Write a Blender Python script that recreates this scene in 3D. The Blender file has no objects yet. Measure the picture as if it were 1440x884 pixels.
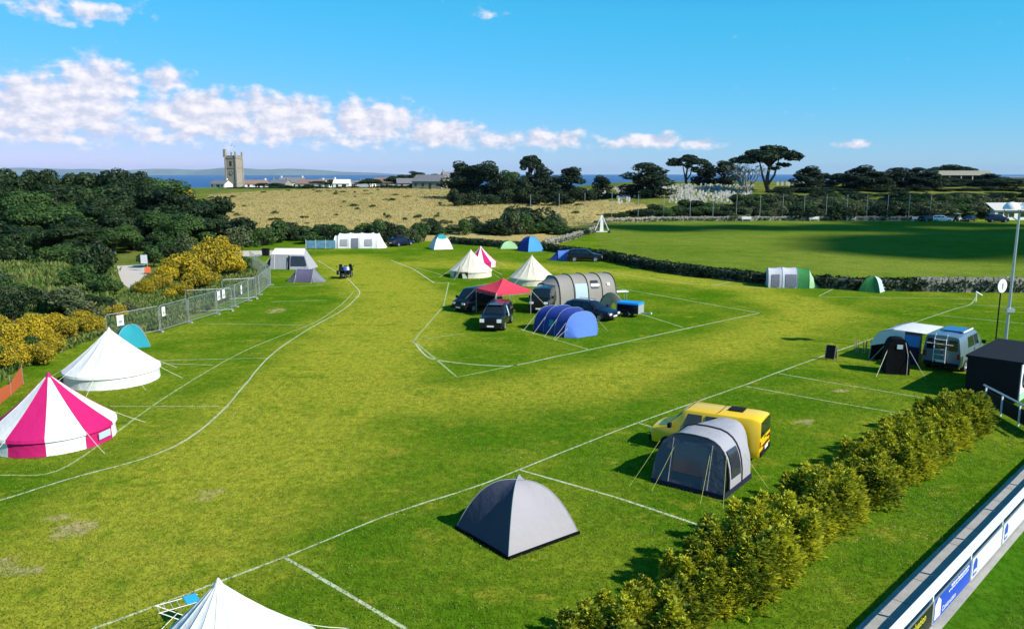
import bpy, math, random
import numpy as np
from mathutils import Vector, Matrix
R = math.radians
scene = bpy.context.scene
COL = scene.collection

# ------------------------------------------------------------------ camera, sky, sun, exposure
FPX, CX, CY, HCAM = 1150.0, 720.0, 442.0, 12.0
PITCH = math.atan(201.0 / FPX)
cam_d = bpy.data.cameras.new('camera'); cam = bpy.data.objects.new('camera', cam_d); COL.objects.link(cam)
cam.location = (0, 0, HCAM); cam.rotation_euler = (math.pi / 2 - PITCH, 0, 0)
cam_d.sensor_width = 36; cam_d.lens = FPX / 1440 * 36; cam_d.clip_start = .1; cam_d.clip_end = 90000
scene.camera = cam
SUN_H = Vector((0.86, -0.51)).normalized(); SUN_EL = R(37)
sun_d = bpy.data.lights.new('sun', 'SUN'); sun_d.energy = 5.0; sun_d.angle = R(.53); sun_d.color = (1, .95, .86)
sun = bpy.data.objects.new('sun', sun_d); COL.objects.link(sun); sun.location = (60, -40, 60)
sdir = Vector((SUN_H.x * math.cos(SUN_EL), SUN_H.y * math.cos(SUN_EL), math.sin(SUN_EL)))
sun.rotation_euler = sdir.to_track_quat('Z', 'Y').to_euler()
vs = scene.view_settings
vs.view_transform = 'Standard'; vs.look = 'None'; vs.gamma = 1; vs.exposure = 0.42; vs.use_curve_mapping = False

world = bpy.data.worlds.new('World'); scene.world = world; world.use_nodes = True
WT = world.node_tree; WT.nodes.clear()
def wn(t, **k):
    n = WT.nodes.new(t)
    for a, b in k.items(): setattr(n, a, b)
    return n
def wl(a, b): WT.links.new(a, b)
def wmath(op, a, b=None, c=None, clamp=False):
    n = wn('ShaderNodeMath', operation=op, use_clamp=clamp)
    for i, v in enumerate((a, b, c)):
        if v is None: continue
        if isinstance(v, (int, float)): n.inputs[i].default_value = v
        else: wl(v, n.inputs[i])
    return n.outputs[0]
def build_world():
    out = wn('ShaderNodeOutputWorld'); bg = wn('ShaderNodeBackground'); bg.inputs[1].default_value = .086
    sky = wn('ShaderNodeTexSky'); sky.sky_type = 'NISHITA'; sky.sun_disc = False
    sky.sun_elevation = SUN_EL; sky.sun_rotation = math.atan2(SUN_H.x, SUN_H.y)
    sky.air_density = 1.0; sky.dust_density = .05; sky.ozone_density = 1.4; sky.altitude = 20
    hs = wn('ShaderNodeHueSaturation'); hs.inputs['Saturation'].default_value = 1.0; hs.inputs['Hue'].default_value = .5
    tn = wn('ShaderNodeMix', data_type='RGBA', blend_type='MULTIPLY'); tn.inputs[0].default_value = 1; tn.inputs[7].default_value = (.49, 1.0, 1.33, 1); wl(sky.outputs[0], tn.inputs[6]); sr = wn('ShaderNodeSeparateColor'); wl(tn.outputs[2], sr.inputs[0]); cr = wn('ShaderNodeCombineColor')
    for i_, (k_, p_) in enumerate(((.37, 1.65), (2.62, .38), (2.2, .63))): wl(wmath('MINIMUM', wmath('MULTIPLY', wmath('POWER', sr.outputs[i_], p_), k_), wmath('MULTIPLY', sr.outputs[i_], 1.1)), cr.inputs[i_])
    wl(cr.outputs[0], hs.inputs['Color'])
    tc = wn('ShaderNodeTexCoord'); sp = wn('ShaderNodeSeparateXYZ'); wl(tc.outputs['Generated'], sp.inputs[0])
    az = wmath('MULTIPLY', wmath('ARCTAN2', sp.outputs[0], sp.outputs[1]), 57.2958)
    el = wmath('MULTIPLY', wmath('ARCSINE', sp.outputs[2]), 57.2958)
    cb = wn('ShaderNodeCombineXYZ'); wl(az, cb.inputs[0]); wl(el, cb.inputs[1]); P = cb.outputs[0]
    def noise(scale, det, off=(0, 0, 0), rough=.55):
        m = wn('ShaderNodeMapping'); m.inputs['Location'].default_value = off; m.inputs['Scale'].default_value = (.75, 1.15, 1)
        wl(P, m.inputs[0])
        n = wn('ShaderNodeTexNoise'); n.inputs['Scale'].default_value = scale; n.inputs['Detail'].default_value = det
        n.inputs['Roughness'].default_value = rough; wl(m.outputs[0], n.inputs['Vector']); return n.outputs[0]
    # cloud banks: centre azimuth, elevation, half sizes (degrees), weight
    blobs = [(-29.5, 4.6, 7.5, 2.3, 1), (-26, 5.8, 3.4, 2.2, .9), (-20, 4.2, 5.5, 1.9, 1), (-15, 4.0, 4.5, 1.9, 1), (-9.5, 3.9, 4.2, 1.7, 1),
             (-5, 3.0, 3.4, 1.2, 1), (2.6, 2.6, 3.4, .9, .82), (-1, 2.5, 3, .8, .7), (6.5, 2.2, 3, .5, .55), (9.3, 2.4, 2.8, .65, .9), (12.6, 2.2, 2.4, .45, .75), (-27, 9.3, 5, 1.05, .62),
             (-22.5, 6.6, 2.3, 1.1, .8), (-27, 2.9, 12, 1.2, .72), (-12, 2.7, 9, 1.0, .68), (-35, 6.3, 4, 1.6, .8), (-17, 5.3, 3, 1.0, .8), (-2, 10.3, 2, .6, .42), (22.3, 2.0, 1.8, .33, .7), (-37, 8, 3, .8, .6),
             (-43, 4.5, 8, 2.2, 1), (-60, 4, 11, 1.8, .9), (-85, 5, 9, 2, .9), (-120, 4, 14, 1.8, .9), (-155, 5, 10, 2.2, .9),
             (45, 2.6, 5, .7, .8), (75, 3.5, 9, 1.2, .85), (110, 5, 8, 2, .9), (150, 4, 12, 1.8, .9), (120, 24, 14, 5, .6), (-120, 22, 14, 5, .6)]
    tot = None
    for a, e, ra, re, w in blobs:
        if e < 7: e *= .84
        s = wn('ShaderNodeVectorMath', operation='SUBTRACT'); wl(P, s.inputs[0]); s.inputs[1].default_value = (a, e, 0)
        m = wn('ShaderNodeVectorMath', operation='MULTIPLY'); wl(s.outputs[0], m.inputs[0]); m.inputs[1].default_value = (1 / ra, 1 / re, 0)
        l = wn('ShaderNodeVectorMath', operation='LENGTH'); wl(m.outputs[0], l.inputs[0])
        f = wmath('MULTIPLY', wmath('SUBTRACT', 1.35, l.outputs['Value'], clamp=True), w)
        tot = f if tot is None else wmath('MAXIMUM', tot, f)
    n1 = noise(1.05, 9); n2 = noise(1.05, 9, (.3, .45, 0)); n3 = noise(.33, 5, (7, 3, 0))
    dens = wmath('ADD', wmath('MULTIPLY', tot, .62), wmath('ADD', wmath('MULTIPLY', n1, 1.0), wmath('MULTIPLY', n3, .35)))
    d = wn('ShaderNodeMapRange'); d.interpolation_type = 'SMOOTHSTEP'; wl(dens, d.inputs[0])
    d.inputs[1].default_value = .85; d.inputs[2].default_value = 1.2
    low = wn('ShaderNodeMapRange'); low.interpolation_type = 'SMOOTHSTEP'; wl(el, low.inputs[0]); low.inputs[1].default_value = .9; low.inputs[2].default_value = 1.7
    alpha = wmath('MULTIPLY', wmath('MULTIPLY', d.outputs[0], low.outputs[0]), .93)
    lit = wn('ShaderNodeMapRange'); wl(wmath('SUBTRACT', n1, n2), lit.inputs[0]); lit.inputs[1].default_value = -.12; lit.inputs[2].default_value = .16
    hi = wn('ShaderNodeMapRange'); wl(dens, hi.inputs[0]); hi.inputs[1].default_value = .95; hi.inputs[2].default_value = 1.4
    ramp = wn('ShaderNodeMix', data_type='RGBA'); wl(wmath('MULTIPLY_ADD', lit.outputs[0], .75, wmath('MULTIPLY', hi.outputs[0], .25), clamp=True), ramp.inputs[0])
    ramp.inputs[6].default_value = (5.4, 5.7, 7.1, 1); ramp.inputs[7].default_value = (9.3, 8.8, 9.2, 1)
    mix = wn('ShaderNodeMix', data_type='RGBA'); wl(alpha, mix.inputs[0]); wl(hs.outputs[0], mix.inputs[6]); wl(ramp.outputs[2], mix.inputs[7])
    wl(mix.outputs[2], bg.inputs[0]); wl(bg.outputs[0], out.inputs[0])
build_world()

# ------------------------------------------------------------------ helpers
sp_, cp_ = math.sin(PITCH), math.cos(PITCH)
def ray(px, py):
    a, b = (px - CX) / FPX, -(py - CY) / FPX
    return Vector((a, b * sp_ + cp_, b * cp_ - sp_))
def P(px, py, z=0.0):
    d = ray(px, py); t = (z - HCAM) / d.z
    return Vector((d.x * t, d.y * t, z))
def AT(px, dist, py=None):           # ground point on the terrain at a forward distance
    X = (px - CX) / FPX * (dist * cp_ + HCAM * sp_)
    return Vector((X, dist, gz(X, dist)))
def ztop(py, dist):                  # height of the sight line of row py at a distance
    d = ray(CX, py); return HCAM + d.z / d.y * dist
def sstep(a, b, x):
    t = min(1, max(0, (x - a) / (b - a))); return t * t * (3 - 2 * t)
LP = [(-9e9, 0), (150, 0), (170, .6), (250, 2.8), (330, 5.2), (400, 4.2), (540, 1), (700, -9), (1500, -90), (9e9, -90)]
RP = [(-9e9, 0), (203, 0), (215, 3.0), (235, 4.9), (270, 7.2), (320, 7.9), (420, 7), (600, 1), (900, -28), (1500, -90), (9e9, -90)]
LPx, LPz = zip(*LP); RPx, RPz = zip(*RP)
def gz(X, Y):
    if Y < 150: return 0.0
    s = sstep(.03, .17, X / Y)
    return float(np.interp(Y, LPx, LPz) * (1 - s) + np.interp(Y, RPx, RPz) * s)

MATS = {}
def nodemat(name):
    m = bpy.data.materials.new(name); m.use_nodes = True; nt = m.node_tree; nt.nodes.clear()
    out = nt.nodes.new('ShaderNodeOutputMaterial'); b = nt.nodes.new('ShaderNodeBsdfPrincipled')
    nt.links.new(b.outputs[0], out.inputs[0]); MATS[name] = m
    return m, nt, b, out
def mat(name, col, rough=.6, metal=0, vary=.12, scale=3, bump=0, bscale=40, spec=.5, trans=0, coat=0):
    if name in MATS: return MATS[name]
    m, nt, b, out = nodemat(name)
    N = nt.nodes.new; L = nt.links.new
    tc = N('ShaderNodeTexCoord'); nz = N('ShaderNodeTexNoise'); nz.inputs['Scale'].default_value = scale; nz.inputs['Detail'].default_value = 6
    L(tc.outputs['Object'], nz.inputs['Vector'])
    mx = N('ShaderNodeMix'); mx.data_type = 'RGBA'
    mx.inputs[6].default_value = tuple(c * (1 - vary) for c in col) + (1,); mx.inputs[7].default_value = tuple(min(1, c * (1 + vary)) for c in col) + (1,)
    L(nz.outputs[0], mx.inputs[0]); L(mx.outputs[2], b.inputs['Base Color'])
    b.inputs['Roughness'].default_value = rough; b.inputs['Metallic'].default_value = metal; b.inputs['Specular IOR Level'].default_value = spec
    if coat: b.inputs['Coat Weight'].default_value = coat; b.inputs['Coat Roughness'].default_value = .06
    if bump:
        n2 = N('ShaderNodeTexNoise'); n2.inputs['Scale'].default_value = bscale; n2.inputs['Detail'].default_value = 4; L(tc.outputs['Object'], n2.inputs['Vector'])
        bp = N('ShaderNodeBump'); bp.inputs['Strength'].default_value = bump; bp.inputs['Distance'].default_value = .05; L(n2.outputs[0], bp.inputs['Height']); L(bp.outputs[0], b.inputs['Normal'])
    if trans:
        t = N('ShaderNodeBsdfTranslucent'); L(mx.outputs[2], t.inputs[0]); ms = N('ShaderNodeMixShader'); ms.inputs[0].default_value = trans
        L(b.outputs[0], ms.inputs[1]); L(t.outputs[0], ms.inputs[2]); L(ms.outputs[0], out.inputs[0])
    return m
def fabric(name, col, trans=.12, bump=.7):
    return mat(name, col, rough=.75, vary=.05, scale=1.5, bump=bump, bscale=3.2, spec=.25, trans=trans)
def leafmat(name, cols, trans=.3, tip=None, nscale=.35):
    m, nt, b, out = nodemat(name); N = nt.nodes.new; L = nt.links.new
    tc = N('ShaderNodeTexCoord'); nz = N('ShaderNodeTexNoise'); nz.inputs['Scale'].default_value = nscale; nz.inputs['Detail'].default_value = 3; L(tc.outputs['Object'], nz.inputs['Vector'])
    g = N('ShaderNodeNewGeometry'); oi = N('ShaderNodeObjectInfo')
    a = N('ShaderNodeMath'); a.operation = 'MULTIPLY_ADD'; L(g.outputs['Random Per Island'], a.inputs[0]); a.inputs[1].default_value = .45
    b2 = N('ShaderNodeMath'); b2.operation = 'MULTIPLY_ADD'; L(nz.outputs[0], b2.inputs[0]); b2.inputs[1].default_value = .9; b2.inputs[2].default_value = -.27
    L(b2.outputs[0], a.inputs[2])
    c2 = N('ShaderNodeMath'); c2.operation = 'MULTIPLY_ADD'; L(oi.outputs['Random'], c2.inputs[0]); c2.inputs[1].default_value = .25; L(a.outputs[0], c2.inputs[2])
    r = N('ShaderNodeValToRGB'); L(c2.outputs[0], r.inputs[0])
    el = r.color_ramp.elements; n = len(cols)
    while len(el) < n: el.new(.5)
    for i, c in enumerate(cols): el[i].position = .12 + .78 * i / (n - 1); el[i].color = tuple(c) + (1,)
    colr = r.outputs[0]
    if tip:
        at = N('ShaderNodeAttribute'); at.attribute_name = 'tip'
        mt = N('ShaderNodeMath'); mt.operation = 'MULTIPLY'; L(at.outputs['Fac'], mt.inputs[0])
        mr = N('ShaderNodeMapRange'); L(c2.outputs[0], mr.inputs[0]); mr.inputs[1].default_value = .26; mr.inputs[2].default_value = .8; L(mr.outputs[0], mt.inputs[1])
        mx = N('ShaderNodeMix'); mx.data_type = 'RGBA'; L(mt.outputs[0], mx.inputs[0]); L(colr, mx.inputs[6]); mx.inputs[7].default_value = tuple(tip) + (1,); colr = mx.outputs[2]
    L(colr, b.inputs['Base Color']); b.inputs['Roughness'].default_value = .62; b.inputs['Specular IOR Level'].default_value = .3
    t = N('ShaderNodeBsdfTranslucent'); L(colr, t.inputs[0]); ms = N('ShaderNodeMixShader'); ms.inputs[0].default_value = trans
    L(b.outputs[0], ms.inputs[1]); L(t.outputs[0], ms.inputs[2]); L(ms.outputs[0], out.inputs[0])
    return m

class MB:
    def __init__(s): s.v = []; s.f = []
    def face(s, *pts):
        i = len(s.v); s.v += [tuple(p) for p in pts]; s.f.append(tuple(range(i, i + len(pts)))); return s
    def box(s, c, d, M=None, taper=(1, 1)):
        i = len(s.v); hx, hy, hz = d[0] / 2, d[1] / 2, d[2] / 2
        for z in (-1, 1):
            kx, ky = (1, 1) if z < 0 else taper
            for x, y in ((-1, -1), (1, -1), (1, 1), (-1, 1)):
                p = Vector((x * hx * kx, y * hy * ky, z * hz))
                if M is not None: p = M @ p
                s.v.append((c[0] + p.x, c[1] + p.y, c[2] + p.z))
        for q in ((3, 2, 1, 0), (4, 5, 6, 7), (0, 1, 5, 4), (1, 2, 6, 5), (2, 3, 7, 6), (3, 0, 4, 7)): s.f.append(tuple(i + k for k in q))
        return s
    def tube(s, pts, r, n=6, cap=True):
        pts = [Vector(p) for p in pts]; rs = r if isinstance(r, (list, tuple)) else [r] * len(pts); i0 = len(s.v)
        for k, p in enumerate(pts):
            d = (pts[min(k + 1, len(pts) - 1)] - pts[max(k - 1, 0)]).normalized()
            a = d.orthogonal().normalized() if abs(d.z) > .95 else d.cross(Vector((0, 0, 1))).normalized(); b = d.cross(a)
            for j in range(n):
                t = 2 * math.pi * j / n; q = p + (a * math.cos(t) + b * math.sin(t)) * rs[k]; s.v.append(tuple(q))
        for k in range(len(pts) - 1):
            for j in range(n):
                s.f.append((i0 + k * n + j, i0 + k * n + (j + 1) % n, i0 + (k + 1) * n + (j + 1) % n, i0 + (k + 1) * n + j))
        if cap: s.f.append(tuple(i0 + j for j in range(n))[::-1]); s.f.append(tuple(i0 + (len(pts) - 1) * n + j for j in range(n)))
        return s
    def grid(s, rows, close=False):
        i = len(s.v); m = len(rows[0])
        for r in rows: s.v += [tuple(p) for p in r]
        for a in range(len(rows) - 1):
            for b in range(m if close else m - 1):
                c = (b + 1) % m; s.f.append((i + a * m + b, i + a * m + c, i + (a + 1) * m + c, i + (a + 1) * m + b))
        return s
    def lathe(s, prof, c=(0, 0, 0), n=16, axis='z'):
        rows = []
        for r, h in prof:
            row = []
            for j in range(n):
                t = 2 * math.pi * j / n
                if axis == 'z': row.append((c[0] + r * math.cos(t), c[1] + r * math.sin(t), c[2] + h))
                else: row.append((c[0] + r * math.cos(t), c[1] + h, c[2] + r * math.sin(t)))
            rows.append(row)
        return s.grid(rows, True)
    def build(s, name, m, parent=None, smooth=None, loc=None):
        me = bpy.data.meshes.new(name); me.from_pydata(s.v, [], s.f)
        ms = m if isinstance(m, (list, tuple)) else [m]
        for x in ms: me.materials.append(x)
        if smooth is not None:
            me.polygons.foreach_set('use_smooth', [True] * len(me.polygons)); me.set_sharp_from_angle(angle=R(smooth))
        return link(me, name, parent, loc)
def link(me, name, parent=None, loc=None):
    o = bpy.data.objects.new(name, me); COL.objects.link(o)
    if parent is not None: o.parent = parent
    if loc is not None: o.location = loc
    return o
def tag(o, label=None, cat=None, group=None, kind=None):
    if label: o['label'] = label
    if cat: o['category'] = cat
    if group: o['group'] = group
    if kind: o['kind'] = kind
    return o
def thing(name, label, cat, loc=(0, 0, 0), rz=0, group=None):
    o = bpy.data.objects.new(name, None); COL.objects.link(o); o.location = loc; o.rotation_euler = (0, 0, rz); o.empty_display_size = .2
    return tag(o, label, cat, group)
KIDS = {}
def kids(o): return [c for c in bpy.data.objects if c.parent == o]
def dup(o, parent=None, ch=None):
    c = o.copy(); COL.objects.link(c); c.parent = parent
    for k in (ch if ch is not None else kids(o)): dup(k, c)
    return c
def textmesh(txt, size, name, m, parent, M):
    cu = bpy.data.curves.new(name, 'FONT'); cu.body = txt; cu.size = size; cu.extrude = .002
    o = bpy.data.objects.new(name, cu); COL.objects.link(o); dg = bpy.context.evaluated_depsgraph_get()
    me = bpy.data.meshes.new_from_object(o.evaluated_get(dg)); bpy.data.objects.remove(o); me.materials.clear(); me.materials.append(m); me.transform(M)
    return link(me, name, parent)

# ------------------------------------------------------------------ ground
def grass_mat(name, cols, worn=True, big=.06, stripe=None):
    m, nt, b, out = nodemat(name); N = nt.nodes.new; L = nt.links.new
    tc = N('ShaderNodeTexCoord')
    def nz(scale, det=6, ro=.6, st=None):
        n = N('ShaderNodeTexNoise'); n.inputs['Scale'].default_value = scale; n.inputs['Detail'].default_value = det; n.inputs['Roughness'].default_value = ro
        if st:
            mp = N('ShaderNodeMapping'); mp.inputs['Scale'].default_value = st; L(tc.outputs['Object'], mp.inputs[0]); L(mp.outputs[0], n.inputs['Vector'])
        else: L(tc.outputs['Object'], n.inputs['Vector'])
        return n.outputs[0]
    def mth(op, a, b_=None, c=None, cl=False):
        n = N('ShaderNodeMath'); n.operation = op; n.use_clamp = cl
        for i, v in enumerate((a, b_, c)):
            if v is None: continue
            if isinstance(v, (int, float)): n.inputs[i].default_value = v
            else: L(v, n.inputs[i])
        return n.outputs[0]
    def mix(f, a, c):
        n = N('ShaderNodeMix'); n.data_type = 'RGBA'; L(f, n.inputs[0])
        for k, v in ((6, a), (7, c)):
            if isinstance(v, tuple): n.inputs[k].default_value = v + (1,)
            else: L(v, n.inputs[k])
        return n.outputs[2]
    def rng(v, a, c):
        n = N('ShaderNodeMapRange'); n.interpolation_type = 'SMOOTHSTEP'; L(v, n.inputs[0]); n.inputs[1].default_value = a; n.inputs[2].default_value = c; return n.outputs[0]
    fine = nz(3.2, 9, .85, (1, .7, 1)); mid = nz(.9, 8, .72); bigv = nz(big, 5, .6); patch = nz(.28, 6, .6)
    if worn:
        at = N('ShaderNodeAttribute'); at.attribute_name = 'worn'; w = at.outputs['Fac']
        f1 = rng(mth('ADD', mth('ADD', mth('MULTIPLY', bigv, .7), mth('MULTIPLY', patch, .55)), mth('MULTIPLY', w, .38)), .52, .95)
    else:
        f1 = rng(mth('ADD', mth('MULTIPLY', bigv, .6), mth('MULTIPLY', patch, .6)), .45, .8)
    c = mix(f1, cols[0], cols[1])
    f2 = rng(mth('MULTIPLY_ADD', mid, .6, mth('MULTIPLY', patch, .4)), .49, .62)
    c = mix(mth('MULTIPLY', f2, .75), c, cols[2])
    f4 = rng(nz(.45, 8, .75, (1, 1.6, 1)), .54, .66); c = mix(mth('MULTIPLY', f4, .5), c, tuple(v * w_ for v, w_ in zip(cols[1], (1.25, 1.0, 1.3))))
    if worn:
        f3 = rng(mth('ADD', mth('MULTIPLY', mid, .5), mth('MULTIPLY', w, .16)), .52, .66); c = mix(mth('MULTIPLY', f3, .55), c, cols[3])
        at2 = N('ShaderNodeAttribute'); at2.attribute_name = 'bare'; c = mix(mth('MULTIPLY', rng(mth('ADD', mth('MULTIPLY', at2.outputs['Fac'], .55), mth('MULTIPLY', nz(1.6, 8, .8), .9)), .72, .92), .75), c, (.40, .32, .17))
    g = rng(fine, .40, .60); vfine = rng(nz(16, 5, .85), .38, .62)
    dark = N('ShaderNodeMix'); dark.data_type = 'RGBA'; dark.blend_type = 'MULTIPLY'; dark.inputs[0].default_value = .85; L(c, dark.inputs[6])
    gr = N('ShaderNodeValToRGB'); L(mth('MULTIPLY_ADD', g, .55, mth('MULTIPLY', vfine, .45)), gr.inputs[0]); gr.color_ramp.elements[0].color = (.34, .40, .28, 1); gr.color_ramp.elements[1].color = (1.62, 1.5, 1.5, 1)
    L(gr.outputs[0], dark.inputs[7]); L(dark.outputs[2], b.inputs['Base Color'])
    b.inputs['Roughness'].default_value = 1; b.inputs['Specular IOR Level'].default_value = 0
    bp = N('ShaderNodeBump'); bp.inputs['Strength'].default_value = .7; bp.inputs['Distance'].default_value = .06; L(mth('ADD', fine, mth('MULTIPLY', mid, .7)), bp.inputs['Height']); L(bp.outputs[0], b.inputs['Normal'])
    return m
M_GRASS = grass_mat('camp_grass', [(.063, .152, .005), (.275, .295, .026), (.095, .185, .008), (.37, .31, .11)])
M_FIELD = grass_mat('field_grass', [(.095, .165, .014), (.19, .235, .035), (.115, .18, .018)], worn=False, big=.03)
M_PITCH = grass_mat('pitch_grass', [(.045, .135, .006), (.075, .165, .009), (.055, .145, .007)], worn=False)
M_MEADOW = grass_mat('dry_grass', [(.38, .30, .115), (.48, .39, .165), (.22, .22, .06)], worn=False, big=.03)
M_SCRUB = grass_mat('rough_grass', [(.07, .12, .018), (.20, .21, .05), (.10, .14, .025)], worn=False, big=.05)

def inpoly(x, y, poly):
    c = False; n = len(poly)
    for i in range(n):
        x1, y1 = poly[i]; x2, y2 = poly[(i + 1) % n]
        if (y1 > y) != (y2 > y) and x < (x2 - x1) * (y - y1) / (y2 - y1) + x1: c = not c
    return c
def pxpoly(pts): return [tuple(P(*p)[:2]) for p in pts]
# pitch-side barrier line and hedge line
BAR0 = Vector((11.13, 20.06)); BD = Vector((2.32, 2.37)).normalized(); BN = Vector((-BD.y, BD.x))     # BN points towards the camp
FIELD = pxpoly([(838, 331), (845, 352), (960, 375), (1085, 391), (1200, 399), (1480, 402)]) + [(140, 92), (150, 206), (90, 203.5), (40, 203.5), (22, 203)]
MEADOW = [tuple(AT(318, 175)[:2]), tuple(AT(420, 163)[:2]), tuple(AT(560, 165)[:2]), tuple(AT(700, 163)[:2]), tuple(AT(830, 178)[:2]), tuple(AT(940, 203)[:2]), tuple(AT(905, 218)[:2]), tuple(AT(815, 245)[:2]), tuple(AT(700, 275)[:2]), tuple(AT(630, 326)[:2]), tuple(AT(500, 338)[:2]), tuple(AT(400, 318)[:2]), tuple(AT(300, 290)[:2]), tuple(AT(280, 215)[:2])]
TRACK = pxpoly([(560, 340), (640, 338), (760, 340), (815, 333), (700, 327), (560, 329)])
SCRUBL = pxpoly([(-60, 580), (30, 520), (150, 468), (228, 466), (380, 402), (375, 380), (330, 352), (-400, 352), (-300, 540)])
def region(x, y):
    rel = Vector((x, y)) - BAR0
    if y < 80 and rel.dot(BN) < -.02: return 'football_pitch'
    if y < 62 and x > -28: return 'ground'
    if inpoly(x, y, FIELD): return 'sports_field'
    if inpoly(x, y, MEADOW): return 'meadow'
    if inpoly(x, y, TRACK): return 'meadow'
    if inpoly(x, y, SCRUBL): return 'scrub_ground'
    if y > 158: return 'scrub_ground'
    return 'ground'
def segdist(p, a, b):
    d = b - a; t = max(0, min(1, (p - a).dot(d) / d.length_squared)); return (p - a - d * t).length
WORN = [P(*q).xy for q in ((-60, 860), (150, 780), (330, 660), (450, 560), (520, 480), (560, 420), (520, 380), (480, 362))]
WORN2 = [P(*q).xy for q in ((450, 560), (640, 560), (820, 540), (1000, 490), (1150, 440), (1060, 405), (880, 385), (700, 372), (560, 372))]
BARE = [(P(5, 793).xy, .9), (P(105, 742).xy, 1.2), (P(70, 730).xy, .7), (P(290, 695).xy, .9), (P(40, 800).xy, .8), (P(388, 437).xy, 1.6), (P(1130, 594).xy, .9), (P(1180, 548).xy, .8), (P(545, 808).xy, .35)]
def build_ground():
    xs = np.unique(np.concatenate([np.linspace(-3000, -200, 20), np.arange(-200, -60, 3.5), np.arange(-60, 60, .8), np.arange(60, 200, 3.5), np.linspace(200, 3000, 20)]))
    ys = np.unique(np.concatenate([np.linspace(-400, 8, 14), np.arange(8, 60, .8), np.arange(60, 215, 1.6), np.arange(215, 420, 5), np.linspace(420, 1600, 40)]))
    nx, ny = len(xs), len(ys)
    V = [(float(x), float(y), gz(x, y) + (.10 * math.sin(x * .31 + 1) * math.sin(y * .23) if y > 160 else 0)) for y in ys for x in xs]
    parts = {}
    for j in range(ny - 1):
        for i in range(nx - 1):
            a = j * nx + i; r = region((xs[i] + xs[i + 1]) / 2, (ys[j] + ys[j + 1]) / 2)
            parts.setdefault(r, []).append((a, a + 1, a + nx + 1, a + nx))
    mm = dict(ground=M_GRASS, football_pitch=M_PITCH, sports_field=M_FIELD, meadow=M_MEADOW, scrub_ground=M_SCRUB)
    for r, F in parts.items():
        used = sorted({k for f in F for k in f}); ix = {k: n for n, k in enumerate(used)}
        me = bpy.data.meshes.new(r); me.from_pydata([V[k] for k in used], [], [tuple(ix[k] for k in f) for f in F]); me.materials.append(mm[r])
        me.polygons.foreach_set('use_smooth', [True] * len(me.polygons))
        if r == 'ground':
            w = []; bb = []
            for k in used:
                p = Vector(V[k][:2])
                if p.y < 150 and abs(p.x) < 70:
                    d1 = min(segdist(p, WORN[q], WORN[q + 1]) for q in range(len(WORN) - 1)); d2 = min(segdist(p, WORN2[q], WORN2[q + 1]) for q in range(len(WORN2) - 1))
                    w.append(max(1 - sstep(1, 8, d1), .75 * (1 - sstep(.5, 5.5, d2)))); bb.append(max(1 - sstep(.2, 1.3, (p - c).length / r_) for c, r_ in BARE))
                else: w.append(0); bb.append(0)
            for nm, vals in (('worn', w), ('bare', bb)):
                a = me.attributes.new(nm, 'FLOAT', 'POINT'); a.data.foreach_set('value', vals)
        tag(link(me, r), kind='structure')
build_ground()
def sheet(name, pts, z, m, parent=None, kind='structure'):
    o = MB().face(*[(p[0], p[1], z) for p in pts]).build(name, m, parent)
    return tag(o, kind=kind) if kind else o
# concrete path behind the barrier and at its foot
M_CONC = mat('concrete', (.34, .32, .28), .9, vary=.3, scale=2, bump=.3, bscale=20)
def barp(s, n): v = BAR0 + BD * s + BN * n; return (v.x, v.y)
slab_root = thing('footpath', 'grey concrete path running behind the white pitch barrier', 'path'); slab_root['kind'] = 'structure'
slab = None
for k in range(-3, 14):
    if slab is None:
        slab = MB().box((0, 0, 0), (1.64, 1.3, .08), Matrix.Rotation(math.atan2(BD.y, BD.x), 3, 'Z')).build('paving_slab', M_CONC, slab_root)
        o = slab
    else: o = slab.copy(); COL.objects.link(o)
    q = barp(k * 1.66, .72); o.location = (q[0], q[1], .0 + .004 * (k % 3))
MB().box((*barp(10, -.14), .0), (32, .22, .07), Matrix.Rotation(math.atan2(BD.y, BD.x), 3, 'Z')).build('kerb', M_CONC, slab_root)
M_GRAVEL = mat('gravel', (.52, .46, .38), .95, vary=.15, scale=6, bump=.4, bscale=15)
sheet('gravel_path', [P(*q) for q in ((163, 374), (204, 372), (206, 380), (207, 393), (204, 404), (187, 410), (172, 398), (168, 388))], .012, M_GRAVEL)
sheet('path', [P(*q) for q in ((318, 353), (392, 352), (396, 359), (330, 361))], .012, M_GRAVEL)
# sea and the far coast
M_SEA, nt, b, _o = nodemat('sea_water'); b.inputs['Base Color'].default_value = (.006, .075, .22, 1); b.inputs['Roughness'].default_value = .55; b.inputs['Specular IOR Level'].default_value = .25
tcs = nt.nodes.new('ShaderNodeTexCoord'); nzs = nt.nodes.new('ShaderNodeTexNoise'); nzs.inputs['Scale'].default_value = .004; nzs.inputs['Detail'].default_value = 5; nt.links.new(tcs.outputs['Object'], nzs.inputs['Vector'])
rs_ = nt.nodes.new('ShaderNodeValToRGB'); nt.links.new(nzs.outputs[0], rs_.inputs[0]); rs_.color_ramp.elements[0].position = .35; rs_.color_ramp.elements[0].color = (.004, .06, .19, 1); rs_.color_ramp.elements[1].position = .7; rs_.color_ramp.elements[1].color = (.012, .11, .27, 1); nt.links.new(rs_.outputs[0], b.inputs['Base Color'])
tag(MB().face((-22000, 700, -80), (22000, 700, -80), (22000, 24000, -80), (-22000, 24000, -80)).build('sea', M_SEA), kind='structure')
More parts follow.
